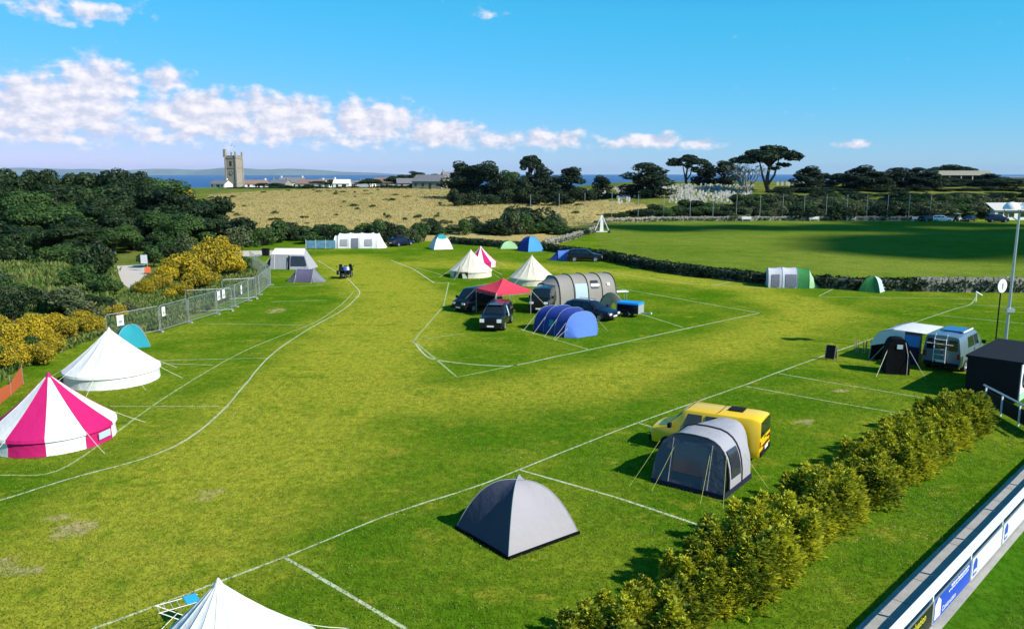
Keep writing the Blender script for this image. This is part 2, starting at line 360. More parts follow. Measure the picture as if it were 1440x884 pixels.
def far_coast():
    rows = []; rnd = random.Random(5)
    for k, (dy, kz) in enumerate(((0, 0), (250, .55), (900, 1), (2200, .9))):
        row = []
        for i in range(90):
            px = -260 + i * 9.6; f = sstep(600, 420, px); X = (px - CX) / FPX * 22000
            h = (52 + 40 * (.5 + .5 * math.sin(i * .21 + 1)) + 18 * math.sin(i * .63) + rnd.uniform(-5, 5)) * f
            row.append((X, 20500 + dy - 500 * math.sin(i * .3), -82 + kz * (h + 78 * f)))
        rows.append(row)
    tag(MB().grid(rows).build('far_coast', mat('far_land', (.13, .17, .13), .9, vary=.5, scale=.0016), smooth=60), kind='structure')
far_coast()

# ------------------------------------------------------------------ pitch lines
M_LINE = mat('line_paint', (.42, .47, .28), .9, vary=.7, scale=5); M_LINE2 = mat('faded_line_paint', (.30, .37, .13), .95, vary=.5, scale=3)
def line(px, w=.09, m=M_LINE, z=.006):
    pts = [P(*q).xy for q in px]; out = []
    if len(pts) > 4:
        c_ = []
        for i in range(len(pts) - 1):
            a, b, c, d = pts[max(0, i - 1)], pts[i], pts[i + 1], pts[min(len(pts) - 1, i + 2)]
            c_ += [.5 * ((2 * b) + (c - a) * t + (2 * a - 5 * b + 4 * c - d) * t * t + (3 * b - a - 3 * c + d) * t ** 3) for t in (0, .2, .4, .6, .8)]
        pts = c_ + [pts[-1]]
    for i in range(len(pts) - 1):
        n = max(1, int((pts[i + 1] - pts[i]).length / 1.0)); out += [pts[i].lerp(pts[i + 1], k / n) for k in range(n)]
    out.append(pts[-1]); rows = []; rnd = random.Random(len(px) + int(px[0][0]))
    for i, p in enumerate(out):
        d = (out[min(i + 1, len(out) - 1)] - out[max(i - 1, 0)]).normalized(); n = Vector((-d.y, d.x)); hw = w / 2 * rnd.uniform(.75, 1.2); j = n * rnd.uniform(-.015, .015)
        rows.append([(p.x + j.x + n.x * hw, p.y + j.y + n.y * hw, z), (p.x + j.x - n.x * hw, p.y + j.y - n.y * hw, z)])
    return MB().grid(rows).build('painted_line', m, LINES)
LINES = bpy.data.objects.new('pitch_markings', None); COL.objects.link(LINES); LINES['kind'] = 'structure'
line([(130, 884), (400, 783), (545, 724), (665, 685), (730, 660), (900, 593), (1050, 540), (1100, 521), (1145, 505), (1175, 494), (1230, 475), (1290, 452), (1340, 435), (1366, 427), (1374, 412)])
for l in ([(400, 783), (470, 824), (570, 884)], [(730, 660), (870, 700), (1010, 747)]): line(l, .12)
for l in ([(1050, 543), (1160, 563), (1271, 582)], [(1096, 525), (1182, 540), (1311, 561)], [(1320, 443), (1440, 455)], [(1341, 427), (1440, 432)], [(1153, 417), (1366, 420)], [(1152, 416), (1178, 403)], [(897, 594), (917, 600)]): line(l, .09)
line([(582, 479), (588, 488), (596, 497), (607, 504), (643, 510), (693, 514), (727, 513), (782, 501), (827, 492), (960, 463), (1068, 440)], .14)
line([(1068, 440), (960, 421), (880, 407), (840, 400)], .12); line([(840, 380), (960, 398), (1075, 405)], .12); line([(1000, 402), (1060, 389)], .12)
for l in ([(582, 479), (643, 530), (727, 513)], [(582, 479), (590, 469), (624, 430), (631, 397)], [(588, 477), (652, 469)], [(732, 463), (827, 491)], [(881, 435), (960, 460)]): line(l, .13, M_LINE2)
line([(550, 366), (581, 378), (611, 398), (631, 397)], .15); line([(584, 376), (620, 386)], .12, M_LINE2); line([(640, 375), (735, 371)], .12, M_LINE2)
line([(-60, 716), (0, 703), (100, 672), (200, 645), (262, 618), (310, 580), (345, 540), (380, 500), (430, 465), (480, 437), (500, 420), (506, 411), (498, 401), (488, 391), (468, 379), (447, 366)], .11)
line([(-60, 674), (0, 668), (80, 662), (160, 610), (230, 560), (330, 500), (400, 470), (445, 452), (480, 428), (498, 409)], .11, M_LINE2)
for l in ([(155, 571), (308, 571)], [(220, 507), (375, 503)], [(225, 511), (300, 513)], [(290, 455), (430, 457)], [(382, 424), (460, 422)], [(455, 401), (375, 404)]): line(l, .09)

# ------------------------------------------------------------------ foliage builders
def leafcloud(name, clumps, n, size, seed, m, outward=.75, asp=1.7, shell=.72, up=0.15):
    rg = np.random.default_rng(seed); cl = np.array([c[:6] for c in clumps]); w = np.array([(c[3] * c[4] + c[3] * c[5] + c[4] * c[5]) for c in clumps]); w = w / w.sum()
    ci = rg.choice(len(cl), n, p=w); d = rg.normal(size=(n, 3)); d /= np.linalg.norm(d, axis=1)[:, None]
    rad = shell + (1.08 - shell) * rg.random(n) ** .6; pos = cl[ci, :3] + d * cl[ci, 3:6] * rad[:, None]
    nrm = d * outward + rg.normal(size=(n, 3)) * (1 - outward) * 1.1; nrm[:, 2] += up; nrm /= np.linalg.norm(nrm, axis=1)[:, None]
    a = np.cross(nrm, rg.normal(size=(n, 3))); a /= np.linalg.norm(a, axis=1)[:, None]; b = np.cross(nrm, a); s = size * rg.uniform(.55, 1.4, n)[:, None]
    V = np.stack([pos - a * s * asp / 2, pos - b * s / 2 + nrm * s * .12, pos + a * s * asp / 2, pos + b * s / 2 + nrm * s * .12], 1).reshape(-1, 3)
    keep = V.reshape(n, 4, 3)[:, :, 2].min(1) > -.05; V = V.reshape(n, 4, 3)[keep].reshape(-1, 3); k = len(V) // 4
    return quads(name, V, k, m)
def quads(name, V, k, m, tip=None):
    me = bpy.data.meshes.new(name); me.vertices.add(4 * k); me.vertices.foreach_set('co', V.astype(np.float32).ravel())
    me.loops.add(4 * k); me.loops.foreach_set('vertex_index', np.arange(4 * k, dtype=np.int32)); me.polygons.add(k)
    me.polygons.foreach_set('loop_start', np.arange(0, 4 * k, 4, dtype=np.int32)); me.update(calc_edges=True); me.materials.append(m)
    if tip is not None: at = me.attributes.new('tip', 'FLOAT', 'POINT'); at.data.foreach_set('value', tip.astype(np.float32))
    me.validate(); return me
def branches(mb, p, d, L, r, depth, rnd, spread=.6, ends=None, up=.15):
    q = p + d * L; mid = p + d * L * .5 + Vector((rnd.uniform(-1, 1), rnd.uniform(-1, 1), rnd.uniform(-.3, .6))) * L * .06
    mb.tube([p, mid, q], [r, r * .85, r * .68], 5 if r > .06 else 3, cap=False)
    if depth == 0:
        if ends is not None: ends.append(q)
        return
    for k in range(rnd.choice((2, 3, 3))):
        nd = (d + Vector((rnd.gauss(0, spread), rnd.gauss(0, spread), rnd.gauss(up, spread * .5)))).normalized()
        branches(mb, q if k else p + d * L * .8, nd, L * rnd.uniform(.62, .85), r * .6, depth - 1, rnd, spread, ends, up)
M_BARK = mat('bark', (.10, .08, .06), .9, vary=.35, scale=6, bump=.5, bscale=18); M_BARK2 = mat('grey_bark', (.24, .22, .20), .9, vary=.3, scale=4)
M_DARKLEAF = leafmat('dark_leaf', [(.005, .016, .004), (.012, .032, .006), (.042, .068, .013)], .14)
M_CONIF = leafmat('conifer_leaf', [(.006, .015, .006), (.013, .032, .010), (.032, .056, .018)], .12)
M_GREENLEAF = leafmat('green_leaf', [(.02, .055, .012), (.045, .10, .018), (.085, .15, .03)], .3)
M_PALELEAF = leafmat('pale_leaf', [(.03, .06, .02), (.08, .11, .04), (.22, .23, .10)], .3)
M_YELLOW = leafmat('yellow_flower', [(.035, .075, .01), (.28, .22, .012), (.50, .37, .012), (.60, .45, .02)], .25, nscale=.6)
M_GOLD = leafmat('gold_conifer', [(.014, .06, .005), (.035, .115, .008), (.12, .22, .012)], .42, tip=(.88, .80, .04), nscale=1.3)
TREES = {}
def proto(kind, var):
    key = (kind, var)
    if key in TREES: return TREES[key]
    rnd = random.Random(hash(kind) % 97 + 31 * var if False else sum(map(ord, kind)) + 31 * var); mb = MB(); seed = sum(map(ord, kind)) * 7 + var
    if kind in ('broad', 'wood'):          # unit: height 10, radius 4.5
        ends = []
        branches(mb, Vector((0, 0, -.3)), Vector((rnd.uniform(-.1, .1), 0, 1)), 2.6, .28, 3, rnd, .55, ends)
        cl = []
        for e in ends:
            f = min(1, 3.6 / max(.1, e.xy.length)); z = min(8.8, max(2.2, e.z * 1.1)); s = rnd.uniform(.8, 1.5); cl.append((e.x * f, e.y * f, z, s, s, s * .75))
        for k in range(16):
            a = rnd.uniform(0, 6.28); r = rnd.uniform(1.2, 3.6); z = 8.6 - r * r * .28 - rnd.uniform(0, 3.2); s = rnd.uniform(.9, 1.6); cl.append((r * math.cos(a), r * math.sin(a), max(1.6, z), s, s, s * .7))
        leaf = leafcloud('crown', cl, 7500, .27 if kind == 'wood' else .25, seed, M_DARKLEAF if kind == 'wood' else M_GREENLEAF)
        tr = M_BARK
    elif kind == 'macro':                  # dense dark conifer, height 10, radius 3.6
        mb.tube([(0, 0, -.3), (0.1, 0, 4), (0, .1, 8.5)], [.4, .28, .08], 7); cl = []
        for k in range(44):
            z = .6 + 8.6 * rnd.random() ** 1.25; rr = 3.3 * (1 - (max(0, z - 3.5) / 6.6) ** 1.6) * (.75 + .25 * min(1, z / 2.5)); a = rnd.uniform(0, 6.28); r = rr * rnd.uniform(.2, .92); s = rnd.uniform(.75, 1.3)
            cl.append((r * math.cos(a), r * math.sin(a), z, s * 1.1, s * 1.1, s * .75))
            if k % 3 == 0: mb.tube([(0, 0, z * .85), (r * .8 * math.cos(a), r * .8 * math.sin(a), z)], [.09, .03], 4)
        leaf = leafcloud('crown', cl, 7500, .24, seed, M_CONIF, outward=.6, asp=2.2, up=.3); tr = M_BARK
    elif kind == 'umbrella':               # flat crowned pine, height 10, radius 4
        mb.tube([(0, 0, -.3), (.15, 0, 3), (-.1, .1, 6)], [.3, .24, .16], 7); cl = []
        for q in range(2): mb.tube([(.1, 0, .4 + q), (.7 - q * 1.5, .3, 3.6), (1.3 - q * 2.6, .2, 7.4)], [.2, .16, .08], 6)
        for k in range(30):
            a = rnd.uniform(0, 6.28); r = 3.8 * rnd.random() ** .6; z = 9.3 - .14 * r * r + rnd.uniform(-.8, .25); s = rnd.uniform(.7, 1.2)
            cl.append((r * math.cos(a), r * math.sin(a), z, s * 1.2, s * 1.2, s * .55)); mb.tube([(-.1, .1, 5.2 + rnd.random()), (r * .5 * math.cos(a), r * .5 * math.sin(a), 7.6), (r * math.cos(a), r * math.sin(a), z - .1)], [.13, .09, .03], 4)
        for k in range(4):
            a = rnd.uniform(0, 6.28); r = rnd.uniform(1.2, 2.6); z = rnd.uniform(4.6, 7); cl.append((r * math.cos(a), r * math.sin(a), z, .8, .8, .3)); mb.tube([(0, 0, z - .6), (r * math.cos(a), r * math.sin(a), z)], [.08, .03], 4)
        leaf = leafcloud('crown', cl, 5200, .28, seed, M_CONIF, outward=.55, asp=2.2, up=.3); tr = M_BARK
    elif kind == 'bare':                   # grey leafless tree, height 10
        ends = []
        for k in range(5): branches(mb, Vector((rnd.uniform(-.3, .3), 0, -.2)), Vector((rnd.uniform(-.55, .55), rnd.uniform(-.4, .4), 1)).normalized(), 2.6, .2, 4, rnd, .42, ends, .2)
        leaf = leafcloud('crown', [(e.x, e.y, e.z, .4, .4, .3) for e in ends[::4]], 500, .16, seed, M_PALELEAF); tr = M_BARK2
    else:                                  # bushes: unit height 2, radius 1.5
        mm = dict(bush=M_GREENLEAF, darkbush=M_DARKLEAF, palebush=M_PALELEAF, yellowbush=M_YELLOW)[kind]; cl = []
        for k in range(12):
            a = rnd.uniform(0, 6.28); r = rnd.uniform(0, 1.1); s = rnd.uniform(.35, .65); cl.append((r * math.cos(a), r * math.sin(a), max(.25, 1.55 - .55 * r * r - rnd.uniform(0, .7)), s, s, s * .85))
        for k in range(5): a = k * 1.25; mb.tube([(0, 0, -.1), (.5 * math.cos(a), .5 * math.sin(a), 1.0), (.9 * math.cos(a), .9 * math.sin(a), 1.4)], [.05, .03, .012], 4)
        leaf = leafcloud('crown', cl, 2600 if kind != 'yellowbush' else 4200, .12 if kind != 'yellowbush' else .085, seed, mm, outward=.6); tr = M_BARK
    me = bpy.data.meshes.new('trunk'); me.from_pydata(mb.v, [], mb.f); me.materials.append(tr); me.polygons.foreach_set('use_smooth', [True] * len(me.polygons))
    TREES[key] = (leaf, me); return TREES[key]
UNIT = dict(broad=(10, 4.6), wood=(10, 4.6), macro=(10, 3.9), umbrella=(10.2, 4.4), bare=(9, 4), bush=(2, 1.6), darkbush=(2, 1.6), palebush=(2, 1.6), yellowbush=(2, 1.6))
RT = random.Random(11)
def plant(kind, loc, h, rad, name, label, cat, group=None, var=None, depth=None):
    var = RT.randrange(4) if var is None else var; leaf, tr = proto(kind, var); H, W = UNIT[kind]
    t = thing(name, label, cat, loc, RT.uniform(0, 6.28), group); t.scale = (rad / W, rad / W * (depth or 1), h / H)
    link(tr, 'trunk' if cat == 'tree' else 'stems', t); link(leaf, 'crown' if cat == 'tree' else 'foliage', t); return t
def tree_px(kind, px, dist, top, wpx, *a, **k):
    g = AT(px, dist); h = max(.6, ztop(top, dist) - g.z); plant(kind, g, h, wpx / 2 / FPX * dist, *a, **k)
# ------------------------------------------------------------------ boundary walls and hedges
M_STONE = mat('granite', (.20, .18, .14), .9, vary=.45, scale=1.2, bump=.4, bscale=9); M_STONE2 = mat('pale_granite', (.25, .23, .19), .9, vary=.5, scale=.9)
def polyline(pts, step):
    out = []
    for a, b in zip(pts[:-1], pts[1:]):
        n = max(1, int(round((b - a).length / step))); out += [a.lerp(b, k / n) for k in range(n)]
    return out + [pts[-1]]
def stone_wall(pts, h, th, name, label, hedge=None, seed=1, stones=True):
    rnd = random.Random(seed); root = thing(name, label, 'wall' if not hedge else 'hedge', (pts[0].x, pts[0].y, 0)); o = Vector((pts[0].x, pts[0].y, 0)); core = MB(); st = MB(); pl = polyline(pts, .55)
    for a, b in zip(pts[:-1], pts[1:]):
        d = b - a; M = Matrix.Rotation(math.atan2(d.y, d.x), 3, 'Z'); c = (a + b) / 2 - o; core.box((c.x, c.y, h * .45), (d.length + .1, th * .8, h * .9), M)
    core.build('wall_core', M_STONE, root)
    if stones:
        for i in range(len(pl) - 1):
            d = pl[i + 1] - pl[i]; n = Vector((-d.y, d.x, 0)).normalized(); ang = math.atan2(d.y, d.x)
            for side in (-1, 1):
                z = .0
                while z < h * .92:
                    s = rnd.uniform(.2, .42); c = pl[i].lerp(pl[i + 1], rnd.uniform(.2, .8)) + n * side * th * .42 - o
                    st.box((c.x, c.y, z + s / 2), (rnd.uniform(.35, .6), .18, s), Matrix.Rotation(ang + rnd.uniform(-.15, .15), 3, 'Z') @ Matrix.Rotation(rnd.uniform(-.12, .12), 3, 'Y'), taper=(.85, .8)); z += s * .95
            c = pl[i] - o; st.box((c.x, c.y, h * .95), (rnd.uniform(.4, .6), th * .9, .22), Matrix.Rotation(ang + rnd.uniform(-.2, .2), 3, 'Z'), taper=(.8, .8))
        s_ = st.build('stones', M_STONE2, root); s_['kind'] = 'stuff'
    if hedge:
        m, hh, w, dens, size = hedge; cl = []
        for p in polyline(pts, .8):
            c = p - o; cl.append((c.x + rnd.uniform(-.2, .2), c.y + rnd.uniform(-.2, .2), hh * .5, .8, w * rnd.uniform(.85, 1.15), hh * rnd.uniform(.45, .6)))
        f = link(leafcloud('foliage', cl, int(dens * len(cl)), size, seed, m, outward=.6), 'foliage', root); f['kind'] = 'stuff'
    return root
def lawn():
    rg = np.random.default_rng(8); out = []
    for (y0, y1, n) in ((16, 30, 90000), (30, 48, 80000), (48, 75, 50000)):
        y = rg.uniform(y0, y1, n); x = rg.uniform(-.66, .66, n) * (y + 3); out.append(np.stack([x, y, y * 0 - .005], 1))
    p = np.concatenate(out); keep = np.array([not (-1.2 < (Vector((a, b)) - BAR0).dot(BN) < -0 or 0 <= (Vector((a, b)) - BAR0).dot(BN) < 1.25) for a, b, _ in p]); keep &= ~((p[:, 0] < -27) & (p[:, 1] > 48)); p = p[keep]
    tufts('lawn_grass', p, .065, M_TURF, 12, 1, .0)
    q = []; rr = random.Random(3)
    for cx, cy, s_, n_ in [(rr.uniform(-14, 20), rr.uniform(19, 44), rr.uniform(.6, 2), 60) for _ in range(40)] + [(*barp(rr.uniform(0, 26), rr.uniform(1.8, 4)), .8, 50) for _ in range(26)]: q += [(rr.gauss(cx, s_), rr.gauss(cy, s_), .03) for _ in range(n_)]
    tufts('daisies', q, .03, mat('daisy_white', (.75, .75, .68), .8), 13, 1, 0)
W2 = lambda *px: [Vector((P(*q).x, P(*q).y, 0)) for q in px]
stone_wall(W2((846, 364), (900, 376), (960, 386), (1085, 400), (1200, 407), (1290, 409)), 1.2, .9, 'field_hedge', 'dark clipped hedge bank dividing the camping field from the sports field', (M_DARKLEAF, 1.25, .75, 190, .24), 3, False)
stone_wall(W2((1290, 409), (1360, 410), (1500, 411)), 1.35, .8, 'field_wall', 'overgrown granite wall with dark hedge on top, beside the small pale dome tent', (M_DARKLEAF, 1.3, .8, 120, .2), 4)
stone_wall(W2((636, 342), (700, 347), (760, 351), (846, 362)), .9, .8, 'low_hedge', 'low dark hedge behind the blue dome tent', (M_DARKLEAF, 1.0, .75, 150, .24), 5, False)
stone_wall(W2((765, 347), (800, 338), (838, 326)), 1.0, .7, 'field_wall', 'dry stone wall climbing to the white wheeled sight screen', (M_PALELEAF, 1.0, .6, 40, .2), 6)
stone_wall([Vector((p.x, p.y, 0)) for p in (AT(838, 186), AT(870, 196), AT(930, 201), AT(1100, 203), AT(1300, 203), AT(1350, 204))], 1.0, .7, 'field_wall', 'long low stone wall at the far edge of the sports field below the tall net posts', (M_GREENLEAF, .9, .6, 34, .3), 7)
M_WHITE = mat('white_paint', (.8, .8, .78), .5, vary=.05); M_GALV = mat('galvanised_steel', (.52, .55, .56), .42, metal=.75, vary=.12, scale=5); M_GREYP = mat('grey_paint', (.30, .33, .34), .5, vary=.08)
post = None
for k, px in enumerate((746, 786, 822, 860, 897, 933, 970, 1002, 1035, 1068, 1100, 1130, 1161, 1190, 1218, 1247, 1277, 1307)):
    d = 176 + 27 * sstep(746, 880, px); g = AT(px, d); t = thing('net_post', 'tall thin grey ball net post along the far edge of the sports field', 'post', (g.x, g.y, gz(g.x, g.y)), 0, 'ball net posts')
    if post is None:
        p_ = MB().tube([(0, 0, -.2), (0, 0, 6.2)], .05, 6).build('pole', M_GREYP, t); c_ = MB().tube([(0, 0, 6.2), (0, 0, 6.3)], .1, 6).build('cap', M_GREYP, t); n_ = MB().box((0, 0, .1), (.35, .35, .24)).build('footing', M_CONC, t); post = (p_, c_, n_)
    else:
        for q in post: o = q.copy(); COL.objects.link(o); o.parent = t
bench = None
for k, (px, lab) in enumerate(((949, 'near the white sight screen'), (1050, 'in the middle of the far field wall'), (1145, 'below the dark pines'), (1197, 'next to the parked white car'), (1290, 'at the end of the wall by the cars'))):
    g = AT(px, 201.3); t = thing('white_bench', 'white slatted bench ' + lab, 'bench', (g.x, g.y, 0), 0, 'white benches')
    for z, y in ((.45, 0), (.45, -.16), (.62, .2), (.8, .22), (.98, .24)): MB().box((0, y, z), (2.4, .13 if z < .5 else .04, .04 if z < .5 else .13)).build('slat', M_WHITE, t)
    for x in (-1, 1): MB().box((x, .03, .26), (.07, .45, .42)).build('leg', M_WHITE, t)
# sight screen
g = P(846, 328); t = thing('sight_screen', 'tall white wheeled sight screen with triangular braces by the stone wall', 'screen', (g.x, g.y, 0), 0)
MB().box((0, 0, 1.9), (.75, .06, 3.3), taper=(.6, 1)).build('panel', M_WHITE, t)
for s in (-1, 1): MB().tube([(s * 1.45, -.2, .3), (s * .2, -.05, 3.2)], .07, 5).build('brace', M_WHITE, t)
MB().box((0, -.2, .35), (3.0, .12, .14)).build('base_frame', M_WHITE, t)
M_RUB = mat('rubber', (.012, .012, .013), .85, vary=.2)
for s in (-1.4, 1.4): MB().lathe([(.02, -.06), (.26, -.06), (.3, 0), (.26, .06), (.02, .06)], (s, -.2, .3), 14, 'y').build('wheel', M_RUB, t, smooth=40)

# ------------------------------------------------------------------ trees
G1 = 'trees of the wood beside the camp'
for row, (d, x0, x1, st, top, w) in enumerate(((172, -70, 240, 26, 230, 80), (150, -60, 300, 29, 247, 84), (134, -60, 335, 30, 276, 82), (121, -40, 200, 34, 305, 78))):
    px = x0
    while px < x1:
        tp = top + RT.uniform(-7, 9) + (22 * sstep(150, 330, px) if row < 3 else 0); tree_px(RT.choice(('wood', 'wood', 'wood', 'wood', 'broad')), px, d + RT.uniform(-5, 5), tp, w * RT.uniform(.85, 1.2), 'wood_tree', 'dark green tree packed into the wood to the side of the gravel path', 'tree', G1); px += st * RT.uniform(.8, 1.25)
tree_px('yellowbush', 266, 160, 262, 46, 'flowering_tree', 'yellow flowering tree topping the edge of the dark wood below the church tower', 'tree')
for px, d, top, w, kind, lab in ((672, 264, 231, 50, 'macro', 'dark conifer wedged between two taller conifers beside the house'), (728, 254, 240, 50, 'wood', 'low round dark tree under the slim pine'), (783, 257, 247, 40, 'macro', 'short conifer left of the rounded conifer'), (1183, 266, 239, 44, 'wood', 'dark tree filling the gap above the lawn'), (1232, 256, 240, 44, 'macro', 'shorter conifer in front of the grey flat roof'), (1300, 258, 240, 44, 'macro', 'conifer leaning in front of the barn end'), (1365, 300, 252, 50, 'wood', 'low tree before the dark barn opening'), (1412, 258, 248, 46, 'wood', 'round tree above the pavilion roof'), (653, 268, 221, 50, 'macro', 'tall dark conifer beside the gabled house'), (690, 258, 226, 46, 'macro', 'broad dark conifer between the gabled house and the umbrella pine'), (716, 262, 232, 42, 'broad', 'rounded green tree crowded by dark conifers'),
        (747, 262, 215, 30, 'umbrella', 'slim flat topped pine standing above a dark conifer'), (763, 252, 230, 46, 'macro', 'dark conifer under the slim flat topped pine'), (803, 250, 235, 44, 'macro', 'rounded dark conifer left of the graveyard gap'), (737, 246, 252, 44, 'darkbush', 'dark low tree in front of the pines'), (845, 262, 246, 26, 'macro', 'small conifer standing alone before the sea'),
        (912, 236, 226, 66, 'macro', 'massive dark conifer in front of the gravestones'), (964, 282, 217, 48, 'umbrella', 'flat topped pine with bare leaning trunk behind the gravestones'), (990, 280, 223, 32, 'macro', 'spiky conifer beside the flat topped pine'), (1016, 276, 226, 36, 'macro', 'ragged conifer next to the bare grey tree'),
        (1078, 250, 204, 84, 'umbrella', 'great spreading umbrella pine, widest of all the pines'), (1048, 246, 222, 56, 'bare', 'grey bare branched tree leaning under the great umbrella pine'), (1134, 262, 233, 40, 'macro', 'dark conifer right of the great umbrella pine'), (1162, 270, 235, 46, 'wood', 'round dark tree above the small lawn'),
        (1208, 258, 232, 46, 'macro', 'dark conifer in the row left of the pale barn'), (1258, 262, 234, 42, 'macro', 'middle conifer in the row left of the pale barn'), (1284, 268, 234, 36, 'macro', 'conifer almost touching the pale barn'), (1335, 350, 227, 62, 'wood', 'domed dark tree rising behind the pale barn'), (1232, 272, 244, 50, 'wood', 'low dark tree between two conifers'), (1310, 262, 246, 40, 'wood', 'dark tree below the end of the pale barn'), (1392, 270, 242, 46, 'macro', 'conifer right of the pale barn'), (1425, 262, 256, 60, 'wood', 'low dark tree behind the white roofed pavilion')):
    tree_px(kind, px, d, top, w * (1.35 if kind == 'macro' else 1.12), dict(macro='conifer', umbrella='umbrella_pine', broad='leafy_tree', wood='dark_tree', bare='bare_tree', darkbush='low_tree')[kind], lab, 'tree')
for px, top, d in ((585, 237, 420), (560, 243, 410), (620, 238, 430), (520, 249, 400), (450, 252, 430), (380, 256, 400), (478, 250, 450)): tree_px('wood', px, d, top, 44, 'village_tree', 'round dark tree among the village houses', 'tree', 'trees among the village houses')
GB = 'bushes of the hedge behind the white tents'
px = 322
while px < 830:
    d = 141 + RT.uniform(-3, 5) if px < 600 else 158 + RT.uniform(-3, 6); top = 322 - 12 * math.sin(px * .05) ** 2 - (10 if 700 < px < 790 else 0); kind = RT.choice(('darkbush', 'bush', 'bush', 'darkbush', 'palebush'))
    tree_px(kind, px, d, top + RT.uniform(-6, 4), RT.uniform(34, 58), 'hedge_bush', dict(darkbush='dark', bush='green', palebush='pale')[kind] + ' leafy bush in the hedge between the white tents and the dry meadow', 'bush', GB + kind); px += RT.uniform(7, 12)
tree_px('darkbush', 742, 164, 281, 92, 'thicket', 'large rounded dark thicket on the dry meadow behind the first net post', 'bush'); tree_px('darkbush', 700, 158, 306, 70, 'thicket', 'sprawling dark thicket at the meadow corner behind the blue dome tent', 'bush')
for row, (d, top, st) in enumerate(((206, 296, 17), (208, 290, 16), (211, 285, 17), (216, 281, 22))):
    px = (860, 905, 960, 1035)[row]
    while px < 1480:
        if not (row < 2 and px > 1370):
            kind = RT.choice(('darkbush', 'darkbush', 'bush', 'palebush')); tree_px(kind, px, d + RT.uniform(-2, 2), top + RT.uniform(-5, 4) - (6 if px > 1030 else 0), RT.uniform(34, 58), 'scrub_bush', dict(darkbush='dark', bush='green', palebush='pale grey green')[kind] + ' scrub bush on the bank behind the net posts', 'bush', 'scrub behind the net posts ' + kind)
        px += st * RT.uniform(.8, 1.4)
for d_, t_, x_ in ((236, 271, 1075), (252, 262, 1100), (272, 256, 1170), (300, 252, 1200)):
    px = x_
    while px < 1480: tree_px('darkbush', px, d_ + RT.uniform(-4, 4), t_ + RT.uniform(-4, 4), RT.uniform(36, 64), 'dark_bush', 'dark bush in the rows below the pines', 'bush', 'bushes below the pines'); px += RT.uniform(18, 30)
px = 640
while px < 900: tree_px('darkbush', px, 240 + RT.uniform(-6, 6), 268 + RT.uniform(-6, 5), RT.uniform(30, 52), 'dark_bush', 'dark bush at the foot of the conifers beside the dry meadow', 'bush', 'bushes at the foot of the conifers'); px += RT.uniform(18, 34)
px = 330
while px < 660: tree_px('darkbush', px, 345 + RT.uniform(-6, 6), 262 + RT.uniform(-4, 2) + 8 * sstep(420, 330, px), RT.uniform(26, 44), 'meadow_hedge_bush', 'dark bush along the far meadow edge below the village', 'bush', 'hedge below the village'); px += RT.uniform(12, 20)
for k in range(13):
    px, py = RT.uniform(-70, 150), RT.uniform(408, 445); kind = RT.choice(('bush', 'palebush', 'darkbush', 'bush')); tree_px(kind, px, P(px, py).y, py - RT.uniform(18, 34), RT.uniform(40, 70), 'wild_bush', dict(darkbush='dark', bush='fresh green', palebush='pale flowering')[kind] + ' low bush in the rough patch beside the gravel path', 'bush', 'rough patch by the path ' + kind)
for k in range(44):
    px, py = RT.uniform(-60, 255), RT.uniform(338, 372); top = py - RT.uniform(20, 34); kind = RT.choice(('bush', 'bush', 'darkbush'))
    if 150 < px < 222 and py > 362: continue
    tree_px(kind, px, P(px, py).y, top, RT.uniform(44, 76), 'wild_bush', dict(darkbush='dark', bush='fresh green')[kind] + ' bush in the thick belt at the foot of the wood', 'bush', 'belt at the foot of the wood ' + kind)
for px, py, top, w, kind in ((35, 350, 312, 90, 'bush'), (95, 355, 318, 80, 'darkbush'), (10, 366, 335, 70, 'bush'), (140, 393, 333, 66, 'darkbush'), (70, 372, 345, 60, 'bush'), (115, 405, 368, 60, 'bush'), (150, 415, 384, 50, 'bush'), (230, 352, 322, 60, 'bush'), (262, 362, 328, 46, 'palebush'), (215, 376, 345, 46, 'bush'), (250, 392, 366, 40, 'bush'), (85, 440, 395, 84, 'palebush'), (20, 450, 408, 60, 'darkbush'), (-20, 470, 425, 70, 'darkbush'), (120, 448, 420, 50, 'palebush'), (335, 350, 316, 60, 'palebush'), (368, 346, 318, 50, 'bush'), (300, 345, 305, 60, 'darkbush'), (345, 380, 360, 36, 'bush'), (0, 400, 380, 50, 'palebush'), (180, 440, 424, 44, 'palebush'), (0, 520, 480, 60, 'bush'), (45, 500, 470, 44, 'bush'), (-30, 545, 500, 60, 'bush')):
    d = P(px, py).y; tree_px(kind, px, d, top, w, 'wild_bush', dict(darkbush='dark', bush='fresh green', palebush='pale flowering')[kind] + ' wild bush in the scrub between the wood and the mesh fence', 'bush', 'scrub beside the mesh fence ' + kind)
for px, py, top, w in ((316, 376, 330, 56), (288, 384, 336, 70), (252, 392, 356, 60), (222, 408, 384, 50), (300, 392, 331, 70), (268, 398, 350, 66), (330, 388, 352, 50), (236, 404, 372, 56), (205, 414, 392, 44), (285, 408, 372, 60), (240, 340, 326, 34), (250, 418, 396, 50)):
    tree_px('yellowbush', px, P(px, py).y, top, w, 'yellow_bush', 'tall yellow flowering bush between the gravel path and the mesh fence', 'bush', 'yellow bushes by the path')
